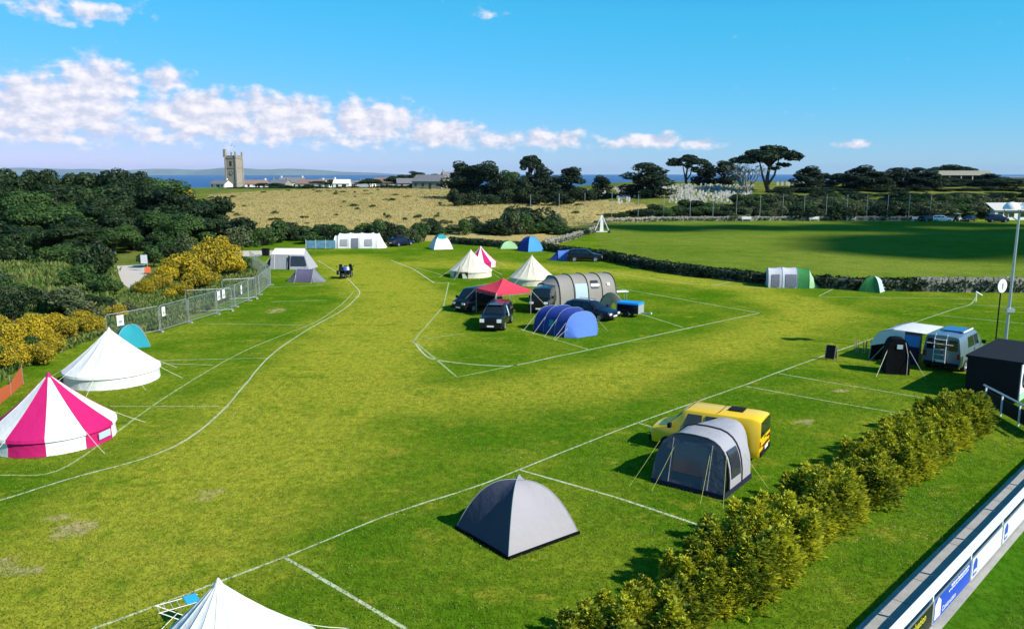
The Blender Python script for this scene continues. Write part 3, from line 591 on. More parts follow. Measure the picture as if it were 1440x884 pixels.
for px, py, top, w in ((0, 478, 440, 70), (40, 474, 440, 70), (80, 466, 438, 64), (120, 458, 434, 56), (60, 512, 478, 56), (10, 520, 482, 60), (15, 495, 452, 60), (55, 492, 450, 56), (95, 482, 446, 52), (130, 470, 440, 46), (30, 512, 474, 50), (75, 500, 466, 46), (-15, 512, 462, 60), (165, 448, 426, 36), (110, 465, 444, 40)):
    tree_px('yellowbush', px, P(px, py).y, top, w, 'yellow_bush', 'low yellow flowering bush on the bank behind the white bell tents', 'bush', 'yellow bushes behind the bell tents')

# dry grass tufts (uncountable)
def tufts(name, pts, h, m, seed, blades=5, spread=.3):
    rg = np.random.default_rng(seed); n = len(pts); p = np.repeat(np.array(pts), blades, 0); k = len(p); a = rg.uniform(0, 6.28, k); hh = h * rg.uniform(.6, 1.35, k); lean = rg.normal(size=(k, 2)) * hh[:, None] * .35
    base = p.copy(); base[:, :2] += rg.normal(size=(k, 2)) * spread * .4; w = np.stack([np.cos(a), np.sin(a), a * 0], 1) * (hh * .16)[:, None]; top = base.copy(); top[:, :2] += lean; top[:, 2] += hh
    mid = (base + top) / 2; mid[:, 2] += hh * .08
    V = np.stack([base - w * .6, mid - w, top, mid + w], 1).reshape(-1, 3); return tag(link(quads(name, V, k, m), name), kind='stuff')
M_STRAW = leafmat('straw', [(.16, .17, .045), (.34, .28, .10), (.45, .36, .15), (.50, .41, .19)], .3, nscale=.05); M_WEED = leafmat('weed', [(.03, .08, .012), (.07, .14, .02), (.16, .20, .04), (.36, .3, .12)], .3, nscale=.12)
def scatter(poly, n, seed):
    rnd = random.Random(seed); xs = [p[0] for p in poly]; ys = [p[1] for p in poly]; out = []
    while len(out) < n:
        x, y = rnd.uniform(min(xs), max(xs)), rnd.uniform(min(ys), max(ys))
        if inpoly(x, y, poly): out.append((x, y, gz(x, y) - .02))
    return out
tufts('dry_grass', scatter(MEADOW, 18000, 2), .34, M_STRAW, 3, 4, .6)
FENCE_SCRUB = pxpoly([(-60, 570), (30, 520), (140, 474), (228, 464), (378, 398), (366, 372), (330, 362), (215, 385), (160, 425), (100, 450), (-60, 470)])
tufts('rough_grass', scatter(FENCE_SCRUB, 7000, 4), .4, M_WEED, 5, 5, .3); tufts('rough_grass', scatter(pxpoly([(-200, 440), (150, 440), (165, 380), (60, 372), (-200, 372)]), 4000, 6), .6, M_WEED, 7, 4, .4)
sc = [p for p in scatter(MEADOW, 600, 9)]
for i in range(80):
    p = sc[i]; k = RT.choice(('bush', 'palebush', 'palebush')); plant(k, (p[0], p[1], p[2]), RT.uniform(.3, 1.0), RT.uniform(.5, 2.2) * RT.choice((.6, 1, 1)), 'meadow_shrub', dict(darkbush='dark', bush='green', palebush='pale')[k] + ' low shrub dotted in the dry golden meadow', 'bush', 'shrubs in the meadow ' + k)

M_TURF = leafmat('turf_blade', [(.035, .08, .004), (.085, .165, .006), (.18, .22, .014), (.32, .30, .06)], .3, nscale=.1)
lawn()
# golden conifer hedge
def spray_bush(seed, n=9500):
    rg = np.random.default_rng(seed); K = 15; la = rg.uniform(0, 6.28, K); lr = .85 * rg.random(K) ** .5; LX = lr * np.cos(la); LY = lr * np.sin(la); LH = (2.05 - .55 * lr) * rg.uniform(.78, 1.12, K); LR = rg.uniform(.36, .56, K)
    li = rg.integers(0, K, n); u = rg.random(n); th = rg.uniform(0, 2 * np.pi, n); H = LH[li]; z = H * (1 - u ** .75) + .05
    rr = LR[li] * (1 - (z / H) ** 1.5) * (.5 + .5 * rg.random(n) ** .5) * (1 + .25 * np.sin(3 * th + li) + .15 * np.sin(9 * z + li))
    c = np.stack([LX[li] * (.55 + .45 * z / H) + rr * np.cos(th), LY[li] * (.55 + .45 * z / H) + rr * np.sin(th), z], 1)
    ox, oy = c[:, 0], c[:, 1]; d = np.stack([np.cos(th) * .6 + ox * .35, np.sin(th) * .6 + oy * .35, .45 + .75 * (z / H)], 1) + rg.normal(size=(n, 3)) * .3; d /= np.linalg.norm(d, axis=1)[:, None]; L = rg.uniform(.08, .22, n)
    VV = []; TT = []
    for k, (sa, ln) in enumerate(((0, 1), (.6, .7), (-.6, .7), (.35, .85))):
        side = np.cross(d, rg.normal(size=(n, 3))); side /= np.linalg.norm(side, axis=1)[:, None]; dd = d * math.cos(sa) + side * math.sin(sa); w = np.cross(dd, rg.normal(size=(n, 3))); w /= np.linalg.norm(w, axis=1)[:, None]; l = (L * ln)[:, None]; wd = l * .14
        VV.append(np.stack([c, c + dd * l * .55 - w * wd, c + dd * l, c + dd * l * .55 + w * wd], 1)); TT.append(np.tile([.1, .75, 1, .75], (n, 1)))
    V = np.concatenate(VV).reshape(-1, 3); T = np.concatenate(TT).ravel(); return quads('foliage', V, len(V) // 4, M_GOLD, T)
HM = [spray_bush(s) for s in (1, 2, 3)]
stem = MB()
for k in range(6): a = k * 1.05; stem.tube([(0, 0, -.1), (.12 * math.cos(a), .12 * math.sin(a), .7), (.4 * math.cos(a), .4 * math.sin(a), 1.45)], [.05, .035, .01], 5)
stem_me = bpy.data.meshes.new('stems'); stem_me.from_pydata(stem.v, [], stem.f); stem_me.materials.append(M_BARK)
h0 = Vector((2.2, 18.0)); h1 = Vector((21.9, 38.3)); nh = 20
for k in range(nh):
    p = h0.lerp(h1, k / (nh - 1)); t = thing('golden_conifer', 'yellow tipped conifer shrub in the clipped row between the tents and the white barrier', 'shrub', (p.x + RT.uniform(-.15, .15), p.y + RT.uniform(-.15, .15), 0), RT.uniform(0, 6.28), 'golden conifer row')
    s = RT.uniform(.92, 1.15); t.scale = (s * 1.42, s * 1.42, s * RT.uniform(.66, .86)); link(stem_me, 'stems', t); link(HM[k % 3], 'foliage', t)

# ------------------------------------------------------------------ village, church, graveyard, barn, pavilion
M_RENDER = mat('white_render', (.72, .70, .66), .85, vary=.08); M_SLATE = mat('slate', (.16, .16, .17), .7, vary=.3, scale=1.5); M_BROWN = mat('brown_tile', (.24, .15, .11), .85, vary=.25, scale=1.2); M_GLASS = mat('window_glass', (.02, .025, .03), .08, vary=.1, spec=.8); M_DARK = mat('dark_timber', (.03, .028, .026), .8); M_CHURCH = mat('church_granite', (.29, .25, .195), .9, vary=.25, scale=.5, bump=.3, bscale=2)
def house(px, dist, top, wpx, dep, label, wallm, roofm, rz=0, chim=1, name='village_house'):
    g = AT(px, dist); h = max(4.2, ztop(top, dist) - g.z); w = wpx / FPX * dist; t = thing(name, label, 'house', (g.x, g.y, g.z - .3), rz); e = h * .58
    MB().box((0, 0, e / 2), (w, dep, e)).build('wall', wallm, t); gb = MB()
    for s in (-1, 1): gb.face((s * w / 2, -dep / 2, e), (s * w / 2, dep / 2, e), (s * w / 2, 0, h - .12))
    gb.build('gable', wallm, t)
    rf = MB()
    for s in (-1, 1):
        M = Matrix.Rotation(s * math.atan2(h - e, dep / 2), 3, 'X'); L = math.hypot(h - e, dep / 2) + .45; rf.box((0, s * (dep / 4 + .12), (h + e) / 2 - .05), (w + .5, L, .14), Matrix.Rotation(-s * math.atan2(h - e, dep / 2), 3, 'X'))
    r = rf.build('roof', roofm, t)
    for k in range(chim):
        x = (k * 2 - 1) * w * .42 if chim > 1 else w * .4; MB().box((x, 0, h + .3), (.7, .6, 1.3)).build('chimney', wallm, r)
    n = max(2, int(w / 3))
    for k in range(n):
        x = -w / 2 + w * (k + .5) / n; MB().box((x, -dep / 2 - .02, e * .58), (1.0, .06, 1.15)).build('window', M_GLASS, t)
    MB().box((w * .12, -dep / 2 - .03, 1.05), (.95, .06, 2.1)).build('door', M_DARK, t); return t
house(362, 420, 254, 30, 7, 'pale pink rendered house beside the church tower', M_RENDER, M_BROWN, .2, 1)
house(395, 440, 252, 26, 7, 'low granite cottage behind a round tree near the church', M_CHURCH, M_SLATE, -.3, 2)
house(412, 455, 249, 34, 8, 'long grey roofed house with white chimney above the meadow', M_RENDER, M_SLATE, .1, 2)
house(440, 430, 252, 40, 8, 'wide brown roofed bungalow with white chimney', M_RENDER, M_BROWN, -.15, 1)
house(462, 470, 251, 26, 7, 'small white gabled house in the village', M_RENDER, M_SLATE, .6, 1)
house(496, 440, 254, 30, 7, 'pale grey house at the village edge by the meadow', M_CHURCH, M_SLATE, .1, 1)
house(516, 430, 251, 22, 7, 'white gabled house showing its tall narrow end', M_RENDER, M_SLATE, 1.3, 0)
house(482, 400, 262, 22, 6, 'low white shed at the far meadow edge', M_RENDER, M_RENDER, 0, 0, 'shed')
house(540, 450, 249, 24, 7, 'stone house among dark trees in the village', M_CHURCH, M_BROWN, -.2, 1)
house(312, 425, 260, 26, 6, 'white low cottage to the side of the church tower', M_RENDER, M_SLATE, -.4, 1)
house(577, 350, 250, 36, 8, 'slate roofed house half hidden by shrubs at the meadow end', M_CHURCH, M_SLATE, .2, 1)
house(607, 340, 245, 44, 9, 'gabled slate house with white fence at the end of the meadow', M_CHURCH, M_SLATE, -.35, 1)
house(632, 352, 241, 20, 7, 'granite house with tall chimney behind the dark conifer', M_CHURCH, M_SLATE, .4, 2)
def church():
    d = 530; g = AT(331, d); g.z -= 4.5; k = d / FPX; t = thing('church', 'tall granite church tower with pinnacles, clock and low nave', 'church', (g.x, g.y, g.z), R(-14)); w = 7.4; H = ztop(221, d) - g.z
    MB().box((0, 0, H / 2), (w, w, H)).build('tower', M_CHURCH, t)
    for sx in (-1, 1):
        for sy in (-1, 1):
            MB().box((sx * w / 2, sy * w / 2, H * .48), (1.1, 1.1, H * .96), taper=(.7, .7)).build('buttress', M_CHURCH, t)
            big = sx < 0 and sy < 0; MB().box((sx * w / 2, sy * w / 2, H + (2.4 if big else 1.6)), (1.9 if big else 1.0, 1.9 if big else 1.0, 5.0 if big else 3.4), taper=(.75, .75)).build('pinnacle', M_CHURCH, t)
    for j in range(7):
        for s in (-1, 1): MB().box((-w / 2 + w * (j + .5) / 7, s * w * .48, H + .5), (.8, .4, 1.0)).build('merlon', M_CHURCH, t)
        for s in (-1, 1): MB().box((s * w * .48, -w / 2 + w * (j + .5) / 7, H + .5), (.4, .8, 1.0)).build('merlon', M_CHURCH, t)
    for z in (H * .33, H * .72, H * .97): MB().box((0, 0, z), (w + .5, w + .5, .35)).build('string_course', M_STONE2, t)
    c = MB().lathe([(.05, -.08), (1.25, -.08), (1.25, .1), (1.1, .1)], (0, -w / 2 - .1, H * .58), 20, 'y').build('clock_face', M_DARK, t); MB().lathe([(.05, -.12), (.95, -.12), (.95, -.09)], (0, -w / 2 - .1, H * .58), 20, 'y').build('clock_dial', M_CHURCH, c)
    for z in (H * .83, H * .14): MB().box((0, -w / 2 - .03, z), (1.6, .1, 3.0)).build('window', M_DARK, t)
    MB().box((4, 6, 2.8), (26, 8.5, 5.6)).build('nave', M_CHURCH, t); MB().grid([[(-9, 1.4, 5.6), (17, 1.4, 5.6)], [(-9, 6, 8.2), (17, 6, 8.2)], [(-9, 10.6, 5.6), (17, 10.6, 5.6)]]).build('nave_roof', M_SLATE, t)
church()
M_BIRD = mat('bird_black', (.015, .015, .018), .7)
for px, py in ((329, 205), (333, 206), (330, 203)):
    d = 500; g = AT(px, d); o = MB().face((0, 0, 0), (.25, .5, .25), (.1, 1.1, .1)).face((0, 0, 0), (.1, -1.1, .1), (.25, -.5, .25)).tube([(-.6, 0, 0), (0, 0, .03), (.5, 0, 0)], [.03, .16, .05], 5).build('bird', M_BIRD, None, loc=(g.x, d, ztop(py, d))); tag(o, 'small black bird flying above the church tower', 'bird', 'birds over the tower')
M_HEAD = mat('headstone_granite', (.42, .40, .36), .85, vary=.25, scale=.8)
heads = []
for v in range(3):
    mb = MB(); h = (1.0, 1.25, .85)[v]
    if v == 1: mb.box((0, 0, .62), (.16, .14, 1.25)).box((0, 0, .92), (.6, .13, .16)).box((0, 0, .12), (.6, .4, .24))
    else:
        pr = [(-.33, 0)] + [(.33 * math.cos(a) * -1, h * .75 + .25 * h * math.sin(a)) for a in [math.pi * q / 8 for q in range(9)]] + [(.33, 0)]
        for y in (-.07, .07): mb.face(*[(x, y, z) for x, z in (pr if y < 0 else pr[::-1])])
        for (x1, z1), (x2, z2) in zip(pr[:-1], pr[1:]): mb.face((x1, .07, z1), (x2, .07, z2), (x2, -.07, z2), (x1, -.07, z1))
    me = bpy.data.meshes.new('headstone'); me.from_pydata(mb.v, [], mb.f); me.materials.append(M_HEAD); heads.append(me)
cnt = 0
for row in range(17):
    d = 221 + row * 3.4; px = 868 + RT.uniform(0, 6)
    while px < 1056 and cnt < 228:
        if not (885 < px < 940 and row < 4):
            g = AT(px, d + RT.uniform(-.7, .7)); o = link(heads[RT.choice((0, 0, 2, 1))], 'headstone', None, (g.x, g.y, g.z - .05)); o.rotation_euler = (RT.uniform(-.05, .05), RT.uniform(-.05, .05), RT.uniform(-.3, .3)); o.scale = (RT.uniform(.7, 1.1),) * 2 + (RT.uniform(.7, 1.05),)
            tag(o, 'pale granite headstone in the rows of the graveyard behind the net posts', 'headstone', 'headstones behind the net posts'); cnt += 1
        px += RT.uniform(7, 16)
for k in range(46):
    px = RT.uniform(786, 872); d = RT.uniform(240, 272); g = AT(px, d); o = link(heads[RT.choice((0, 2, 1))], 'headstone', None, (g.x, g.y, g.z - .05)); o.scale = (.95, .95, 1.2); o.rotation_euler[2] = RT.uniform(-.3, .3); tag(o, 'pale granite headstone between the dark conifers beside the meadow', 'headstone', 'headstones between the conifers')
for k in range(22):
    g = AT(RT.uniform(1085, 1165), RT.uniform(275, 285)); o = link(heads[0], 'headstone', None, (g.x, g.y, g.z)); o.scale = (1.2, 1.2, 1.3); tag(o, 'small pale headstone on the small lawn under the pines', 'headstone', 'headstones on the lawn')
hs_ = MB()
for k in range(520):
    px = RT.uniform(868, 1058); d = RT.uniform(223, 277)
    if 885 < px < 940 and d < 236: continue
    g = AT(px, d); w_ = RT.uniform(.45, .65); h_ = RT.uniform(.55, .95); M_ = Matrix.Rotation(RT.uniform(-.3, .3), 3, 'Z'); hs_.box((g.x, g.y, g.z + h_ * .4), (w_, .14, h_ * .85), M_); hs_.box((g.x, g.y, g.z + h_ * .88), (w_, .14, h_ * .12), M_, taper=(.55, 1))
tag(hs_.build('headstones', M_HEAD), 'smaller pale headstones crowding the gaps of the graveyard', None, None, 'stuff')
def barn():
    d = 330; g = AT(1345, d); t = thing('barn', 'long pale flat roofed barn with dark open front behind the pines', 'barn', (g.x, g.y, g.z), R(-8)); top = ztop(240, d) - g.z; w = 19
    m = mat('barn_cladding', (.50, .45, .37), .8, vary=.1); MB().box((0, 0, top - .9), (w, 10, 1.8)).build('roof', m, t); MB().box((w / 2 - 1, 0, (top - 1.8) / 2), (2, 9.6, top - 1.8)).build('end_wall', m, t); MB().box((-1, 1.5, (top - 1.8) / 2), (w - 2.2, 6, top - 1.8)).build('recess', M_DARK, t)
    for k in range(5): MB().box((-w / 2 + .3 + k * 4.2, -4.6, (top - 1.8) / 2), (.3, .3, top - 1.8)).build('post', m, t)
barn()
def flatroof(px, d, top, w, lab, m):
    g = AT(px, d); h = ztop(top, d) - g.z; t = thing('outbuilding', lab, 'building', (g.x, g.y, g.z)); MB().box((0, 0, h / 2 - .1), (w, 6, h - .2)).build('wall', m, t); MB().box((0, 0, h - .05), (w + .5, 6.5, .25)).build('roof', M_GREYP, t); MB().box((0, -3.02, h * .5), (w * .3, .06, h * .4)).build('window', M_GLASS, t)
flatroof(1238, 330, 241, 6, 'grey flat roofed building glimpsed between two conifers', M_GREYP); flatroof(1425, 340, 249, 16, 'long grey low building on the skyline behind the pavilion', M_GREYP)
g = AT(1415, 207); t = thing('pavilion', 'white pavilion with pale shallow roof at the sports field corner', 'pavilion', (g.x + 2, g.y, 0), R(3)); M_PROOF = mat('pale_roof', (.50, .48, .45), .8)
MB().box((0, 0, 1.3), (15, 7, 2.6)).build('wall', M_RENDER, t); MB().grid([[(-7.9, -4, 2.55), (7.9, -4, 2.55)], [(-7.9, 0, 4.3), (7.9, 0, 4.3)], [(-7.9, 4, 2.55), (7.9, 4, 2.55)]]).build('roof', M_PROOF, t); MB().face((-7.5, -3.5, 2.6), (-7.5, 3.5, 2.6), (-7.5, 0, 4.1)).face((7.5, -3.5, 2.6), (7.5, 0, 4.1), (7.5, 3.5, 2.6)).build('gable', M_RENDER, t)
for k in range(5): MB().box((-6 + k * 2.8, -3.53, 1.5), (1.3, .06, 1.2)).build('window', M_GLASS, t)
MB().box((-4.6, -3.54, 1.05), (.95, .07, 2.1)).build('door', M_DARK, t)
# cloud that shades the sports field: a real cloud far up towards the sun
def shade_cloud():
    H = 520; c0 = Vector((86, 141, 0)) + Vector((SUN_H.x, SUN_H.y, 0)) * (H / math.tan(SUN_EL)); rg = random.Random(4); mb = MB()
    for k in range(52):
        x, y = rg.gauss(14, 29), rg.gauss(0, 19); r = rg.uniform(7, 14); c = (c0.x + x, c0.y + y * 1.2, H + rg.uniform(-3, 12)); rows = []
        for i in range(9):
            ph = math.pi * i / 8; rows.append([(c[0] + r * math.sin(ph) * math.cos(q * .5236) * 1.3, c[1] + r * math.sin(ph) * math.sin(q * .5236), c[2] + r * .6 * math.cos(ph)) for q in range(12)])
        mb.grid(rows, True)
    tag(mb.build('cloud', mat('cloud_white', (.9, .9, .92), 1, vary=.02, spec=0), smooth=80), kind='stuff')
shade_cloud()
# ------------------------------------------------------------------ tents
F_WHITE = fabric('white_canvas', (.80, .79, .76)); F_CREAM = fabric('cream_canvas', (.72, .66, .52)); F_PINK = fabric('pink_canvas', (.54, .012, .14)); F_RED = fabric('red_canvas', (.70, .05, .09)); F_NAVY = fabric('navy_fabric', (.012, .016, .045), .03); F_BLUE = fabric('blue_fabric', (.03, .06, .30)); F_LBLUE = fabric('light_blue_fabric', (.09, .20, .62)); F_SKY = fabric('sky_blue_fabric', (.06, .28, .62)); F_GREY = fabric('grey_fabric', (.36, .36, .39)); F_WARM = fabric('warm_grey_fabric', (.30, .28, .25)); F_DGREY = fabric('dark_grey_fabric', (.10, .105, .13), .06); F_MGREY = fabric('mid_grey_fabric', (.17, .18, .22), .06); F_TEAL = fabric('teal_fabric', (.02, .30, .36)); F_GREEN = fabric('green_fabric', (.04, .22, .06)); F_LGREEN = fabric('light_green_fabric', (.32, .55, .28)); F_BLACK = mat('black_fabric', (.004, .0045, .006), .85, spec=.08, bump=.5, bscale=3); F_LGREY = fabric('pale_grey_fabric', (.36, .34, .36)); F_SHADED_NAVY = fabric('shaded_navy_fabric', (.055, .06, .09), .04); F_LILAC = fabric('lilac_white_fabric', (.58, .58, .64)); F_PURPLE = fabric('purple_grey_fabric', (.11, .10, .17)); F_PALE = fabric('pale_blue_fabric', (.45, .58, .62)); F_ORANGE = mat('orange_net', (.62, .13, .04), .7, trans=.2); M_ROPE = mat('rope', (.62, .60, .45), .9); M_HOOP = mat('black_pole', (.02, .02, .024), .5); M_PEG = mat('peg_steel', (.4, .4, .4), .4, metal=.8); M_CLEAR = mat('clear_window', (.03, .035, .045), .12, vary=.3, spec=.7); M_LROPE = mat('lime_rope', (.38, .40, .10), .8)
def rope(t, a, b, m=None, r=.012):
    a, b = Vector(a), Vector(b); mid = a.lerp(b, .5) - Vector((0, 0, .02)); MB().tube([a, mid, b], r, 4).build('guy_rope', m or M_ROPE, t); MB().tube([b + Vector((0, 0, -.05)), b + Vector((0, 0, .07))], .014, 4).build('peg', M_PEG, t)
WR = random.Random(2)
def bell(name, label, loc, r, h, cols, n=16, ropes=True, door=None, rz=0, group=None):
    t = thing(name, label, 'tent', loc, rz, group); ze = .78 * h / 3
    for i in range(n):
        a0, a1 = 2 * math.pi * i / n, 2 * math.pi * (i + 1) / n; rows = []
        for k in range(9):
            f = k / 8; row = []
            for j in range(9):
                a = a0 + (a1 - a0) * j / 8; s = math.sin(math.pi * j / 8); rr = .05 + (r - .05) * f; rr *= 1 - .026 * s * math.sin(math.pi * f) + WR.uniform(-.004, .004) * f; z = h - (h - ze) * f - .10 * math.sin(math.pi * f) * h / 3 - .035 * s * math.sin(math.pi * min(1, f * .98)); row.append((rr * math.cos(a), rr * math.sin(a), z))
            rows.append(row)
        MB().tube([((.05 + (r - .05) * f) * 1.004 * math.cos(a0), (.05 + (r - .05) * f) * 1.004 * math.sin(a0), h - (h - ze) * f - .10 * math.sin(math.pi * f) * h / 3 + .004) for f in (0, .25, .5, .75, 1)], .009, 4, False).build('seam', cols(i), t)
        m = cols(i); p = MB().grid(rows).build('roof_panel', m, t, smooth=50)
        if door is None or i not in door:
            rows = []
            for z, k in ((ze - .06, .985), (ze * .5, .972), (.02, .985)): rows.append([(r * k * math.cos(a0 + (a1 - a0) * j / 4), r * k * math.sin(a0 + (a1 - a0) * j / 4), z) for j in range(5)])
            MB().grid(rows).build('wall_panel', m, t, smooth=50)
            rows = [[(r * k * math.cos(a0 + (a1 - a0) * j / 4), r * k * math.sin(a0 + (a1 - a0) * j / 4), z) for j in range(5)] for z, k in ((ze, 1.0), (ze - .13 * h / 3, 1.012))]; MB().grid(rows).build('eave_flap', m, t, smooth=50)
        if ropes and i % 2 == 0: c, s = math.cos(a0), math.sin(a0); rope(t, (r * c, r * s, ze), ((r + 1.35) * c, (r + 1.35) * s, 0))
    MB().lathe([(.015, .14), (.05, .08), (.12, -.05), (.18, -.16)], (0, 0, h), 12).build('peak_cap', cols(0), t, smooth=60)
    MB().tube([(0, 0, 0), (0, 0, h + .1)], .025, 6).build('centre_pole', M_PEG, t)
    if door:
        a = 2 * math.pi * (sum(door) / len(door) + .5) / n; ra = r * .95
        for s in (-1, 1): MB().face((ra * math.cos(a), ra * math.sin(a), ze * 2.1), (ra * 1.02 * math.cos(a + s * .38), ra * 1.02 * math.sin(a + s * .38), .02), (ra * 1.04 * math.cos(a + s * .14), ra * 1.04 * math.sin(a + s * .14), .02)).build('door_flap', cols(0), t)
    return t
def bell_at(name, label, ax, ay, r, h, cols, **k):
    p = P(ax, ay, h); return bell(name, label, (p.x, p.y, 0), r, h, cols, **k)
t = bell_at('striped_bell_tent', 'pink and white striped bell tent pitched near the orange netting', 68, 527, 2.6, 3, lambda i: F_WHITE if i % 2 else F_PINK, n=10, rz=R(-104))
a_ = R(93); MB().box((2.6 * math.cos(a_), 2.6 * math.sin(a_), .40), (.03, .75, .3), Matrix.Rotation(a_, 3, 'Z')).build('window', F_PALE, t)
bell_at('bell_tent', 'plain white bell tent standing beyond the pink striped bell tent', 153, 463, 2.6, 3, lambda i: F_WHITE, rz=.1)
bell_at('bell_tent', 'white bell tent beside the folding clothes airer, only its peak showing', 307, 820, 2.5, 3, lambda i: F_WHITE, rz=.2)
bell_at('bell_tent', 'cream bell tent with open dark doorway near the island corner line', 662, 352, 2.45, 3, lambda i: F_CREAM, door=(9, 10), rz=.3)
bell_at('striped_bell_tent', 'pink and white striped bell tent tucked behind a cream bell tent', 676, 347, 2.0, 2.5, lambda i: F_PINK if i % 2 else F_WHITE, n=12, rz=.25)
bell_at('bell_tent', 'cream bell tent standing behind the red gazebo', 748, 360, 2.4, 3, lambda i: F_CREAM, rz=.15)

def arch(w, h, n=14, e1=.72, e2=.85):
    out = []
    for k in range(n + 1):
        a = math.pi * k / n; c, s = math.cos(a), math.sin(a); out.append((w / 2 * math.copysign(abs(c) ** e1, c), h * max(0, s) ** e2))
    return out
def tunnel(name, label, loc, rz, w, h, xs, hs, mats, hoopm=None, hoopr=.025, ends=(None, None), ropes=None, win=(), sag=.04, ropem=None):
    t = thing(name, label, 'tent', loc, rz)
    def ring(x, k, kw=None): return [(x, y * (kw or (k * .45 + .55)), max(.015, z * k)) for y, z in arch(w, h)]
    for i in range(len(xs) - 1):
        rows = []
        for q in range(5):
            f = q / 4; k = hs[i] + (hs[i + 1] - hs[i]) * f - sag * math.sin(math.pi * f); rows.append(ring(xs[i] + (xs[i + 1] - xs[i]) * f, k))
        MB().grid(rows).build('fabric_panel', mats[i], t, smooth=60)
    for e, m in zip((0, -1), ends):
        if m is not None: r_ = ring(xs[e], hs[e] - .005); MB().face(*(r_ if e == 0 else r_[::-1])).build('end_wall', m, t)
    if hoopm:
        for x, k in zip(xs, hs):
            if k > .5: MB().tube([(a, b * 1.008, c * 1.008 + .005) for a, b, c in ring(x, k)], hoopr, 5).build('hoop', hoopm, t)
    for (x0, x1, a0, a1, m, nm) in win:
        rows = []
        for q in range(5):
            x = x0 + (x1 - x0) * q / 4; k = np.interp(x, xs, hs); row = []
            for j in range(5):
                a = R(a0 + (a1 - a0) * j / 4); c, s = math.cos(a), math.sin(a); kw = k * .45 + .55; row.append((x, (w / 2 * math.copysign(abs(c) ** .72, c)) * kw * 1.012 + math.copysign(.012, c), h * max(.02, s) ** .85 * k * 1.012))
            rows.append(row)
        MB().grid(rows).build(nm, m, t, smooth=60)
    for (x, side, up) in (ropes or ()):
        k = np.interp(x, xs, hs); y = side * w / 2 * .93; rope(t, (x, y * .96, h * up * k), (x, side * (w / 2 + 1.0), 0), ropem, .011)
    return t
def dome(name, label, loc, rz, w, d, h, mats, pole=None, flap=None, skirt=None):
    t = thing(name, label, 'tent', loc, rz); cor = [(-w / 2, -d / 2), (w / 2, -d / 2), (w / 2, d / 2), (-w / 2, d / 2)]
    for i in range(4):
        a, b = cor[i], cor[(i + 1) % 4]; rows = []
        for k in range(11):
            f = k / 10; row = []
            for j in range(9):
                u = j / 8; e = 1 - abs(2 * u - 1); p = 2.6 - .62 * e ** .6; bow = 1 - .04 * e * math.sin(math.pi * f) ; row.append(((a[0] + (b[0] - a[0]) * u) * f * bow, (a[1] + (b[1] - a[1]) * u) * f * bow, .02 + h * (1 - f ** p)))
            rows.append(row)
        MB().grid(rows).build('fabric_panel', mats[i], t, smooth=50)
        if skirt:
            c = ((a[0] + b[0]) / 2, (a[1] + b[1]) / 2, .05); M = Matrix.Rotation(math.atan2(b[1] - a[1], b[0] - a[0]), 3, 'Z'); MB().box(c, (math.hypot(b[0] - a[0], b[1] - a[1]) + .06, .06, .10), M).build('skirt', skirt, t)
    if pole:
        for s in (-1, 1): MB().tube([(w / 2 * f, s * d / 2 * f, .03 + h * (1 - abs(f) ** 2.6)) for f in [q / 10 for q in range(-10, 11)]], .016, 5).build('pole', pole, t)
    if flap: MB().face((-.02, -.28, h * .96), (.34, -.12, h * .86), (.05, .02, h * 1.008)).face((-.02, -.28, h * .96), (.05, .02, h * 1.008), (-.26, -.05, h * .95)).build('vent_flap', flap, t)
    return t
c = (P(640, 743) + P(811, 750)) / 2; dv = P(811, 750) - P(710, 787)
dome('dome_tent', 'grey and navy dome tent with black skirt, its navy side darkened as shade, standing alone on the grass', (c.x + .05, c.y, 0), math.atan2(dv.y, dv.x), 3.0, 2.9, 1.82, [F_LGREY, F_LGREY, F_MGREY, F_SHADED_NAVY], M_GREYP, F_LGREY, F_BLACK)  # left front panel: shade of that side is mixed into its fabric colour
g = P(160, 498); dome('popup_tent', 'teal dome tent with lime top peeping over the white bell tent', (g.x, g.y + 2.6, 0), .5, 2.3, 2.0, 1.5, [F_TEAL, F_TEAL, F_LGREEN, F_TEAL], M_GREYP)
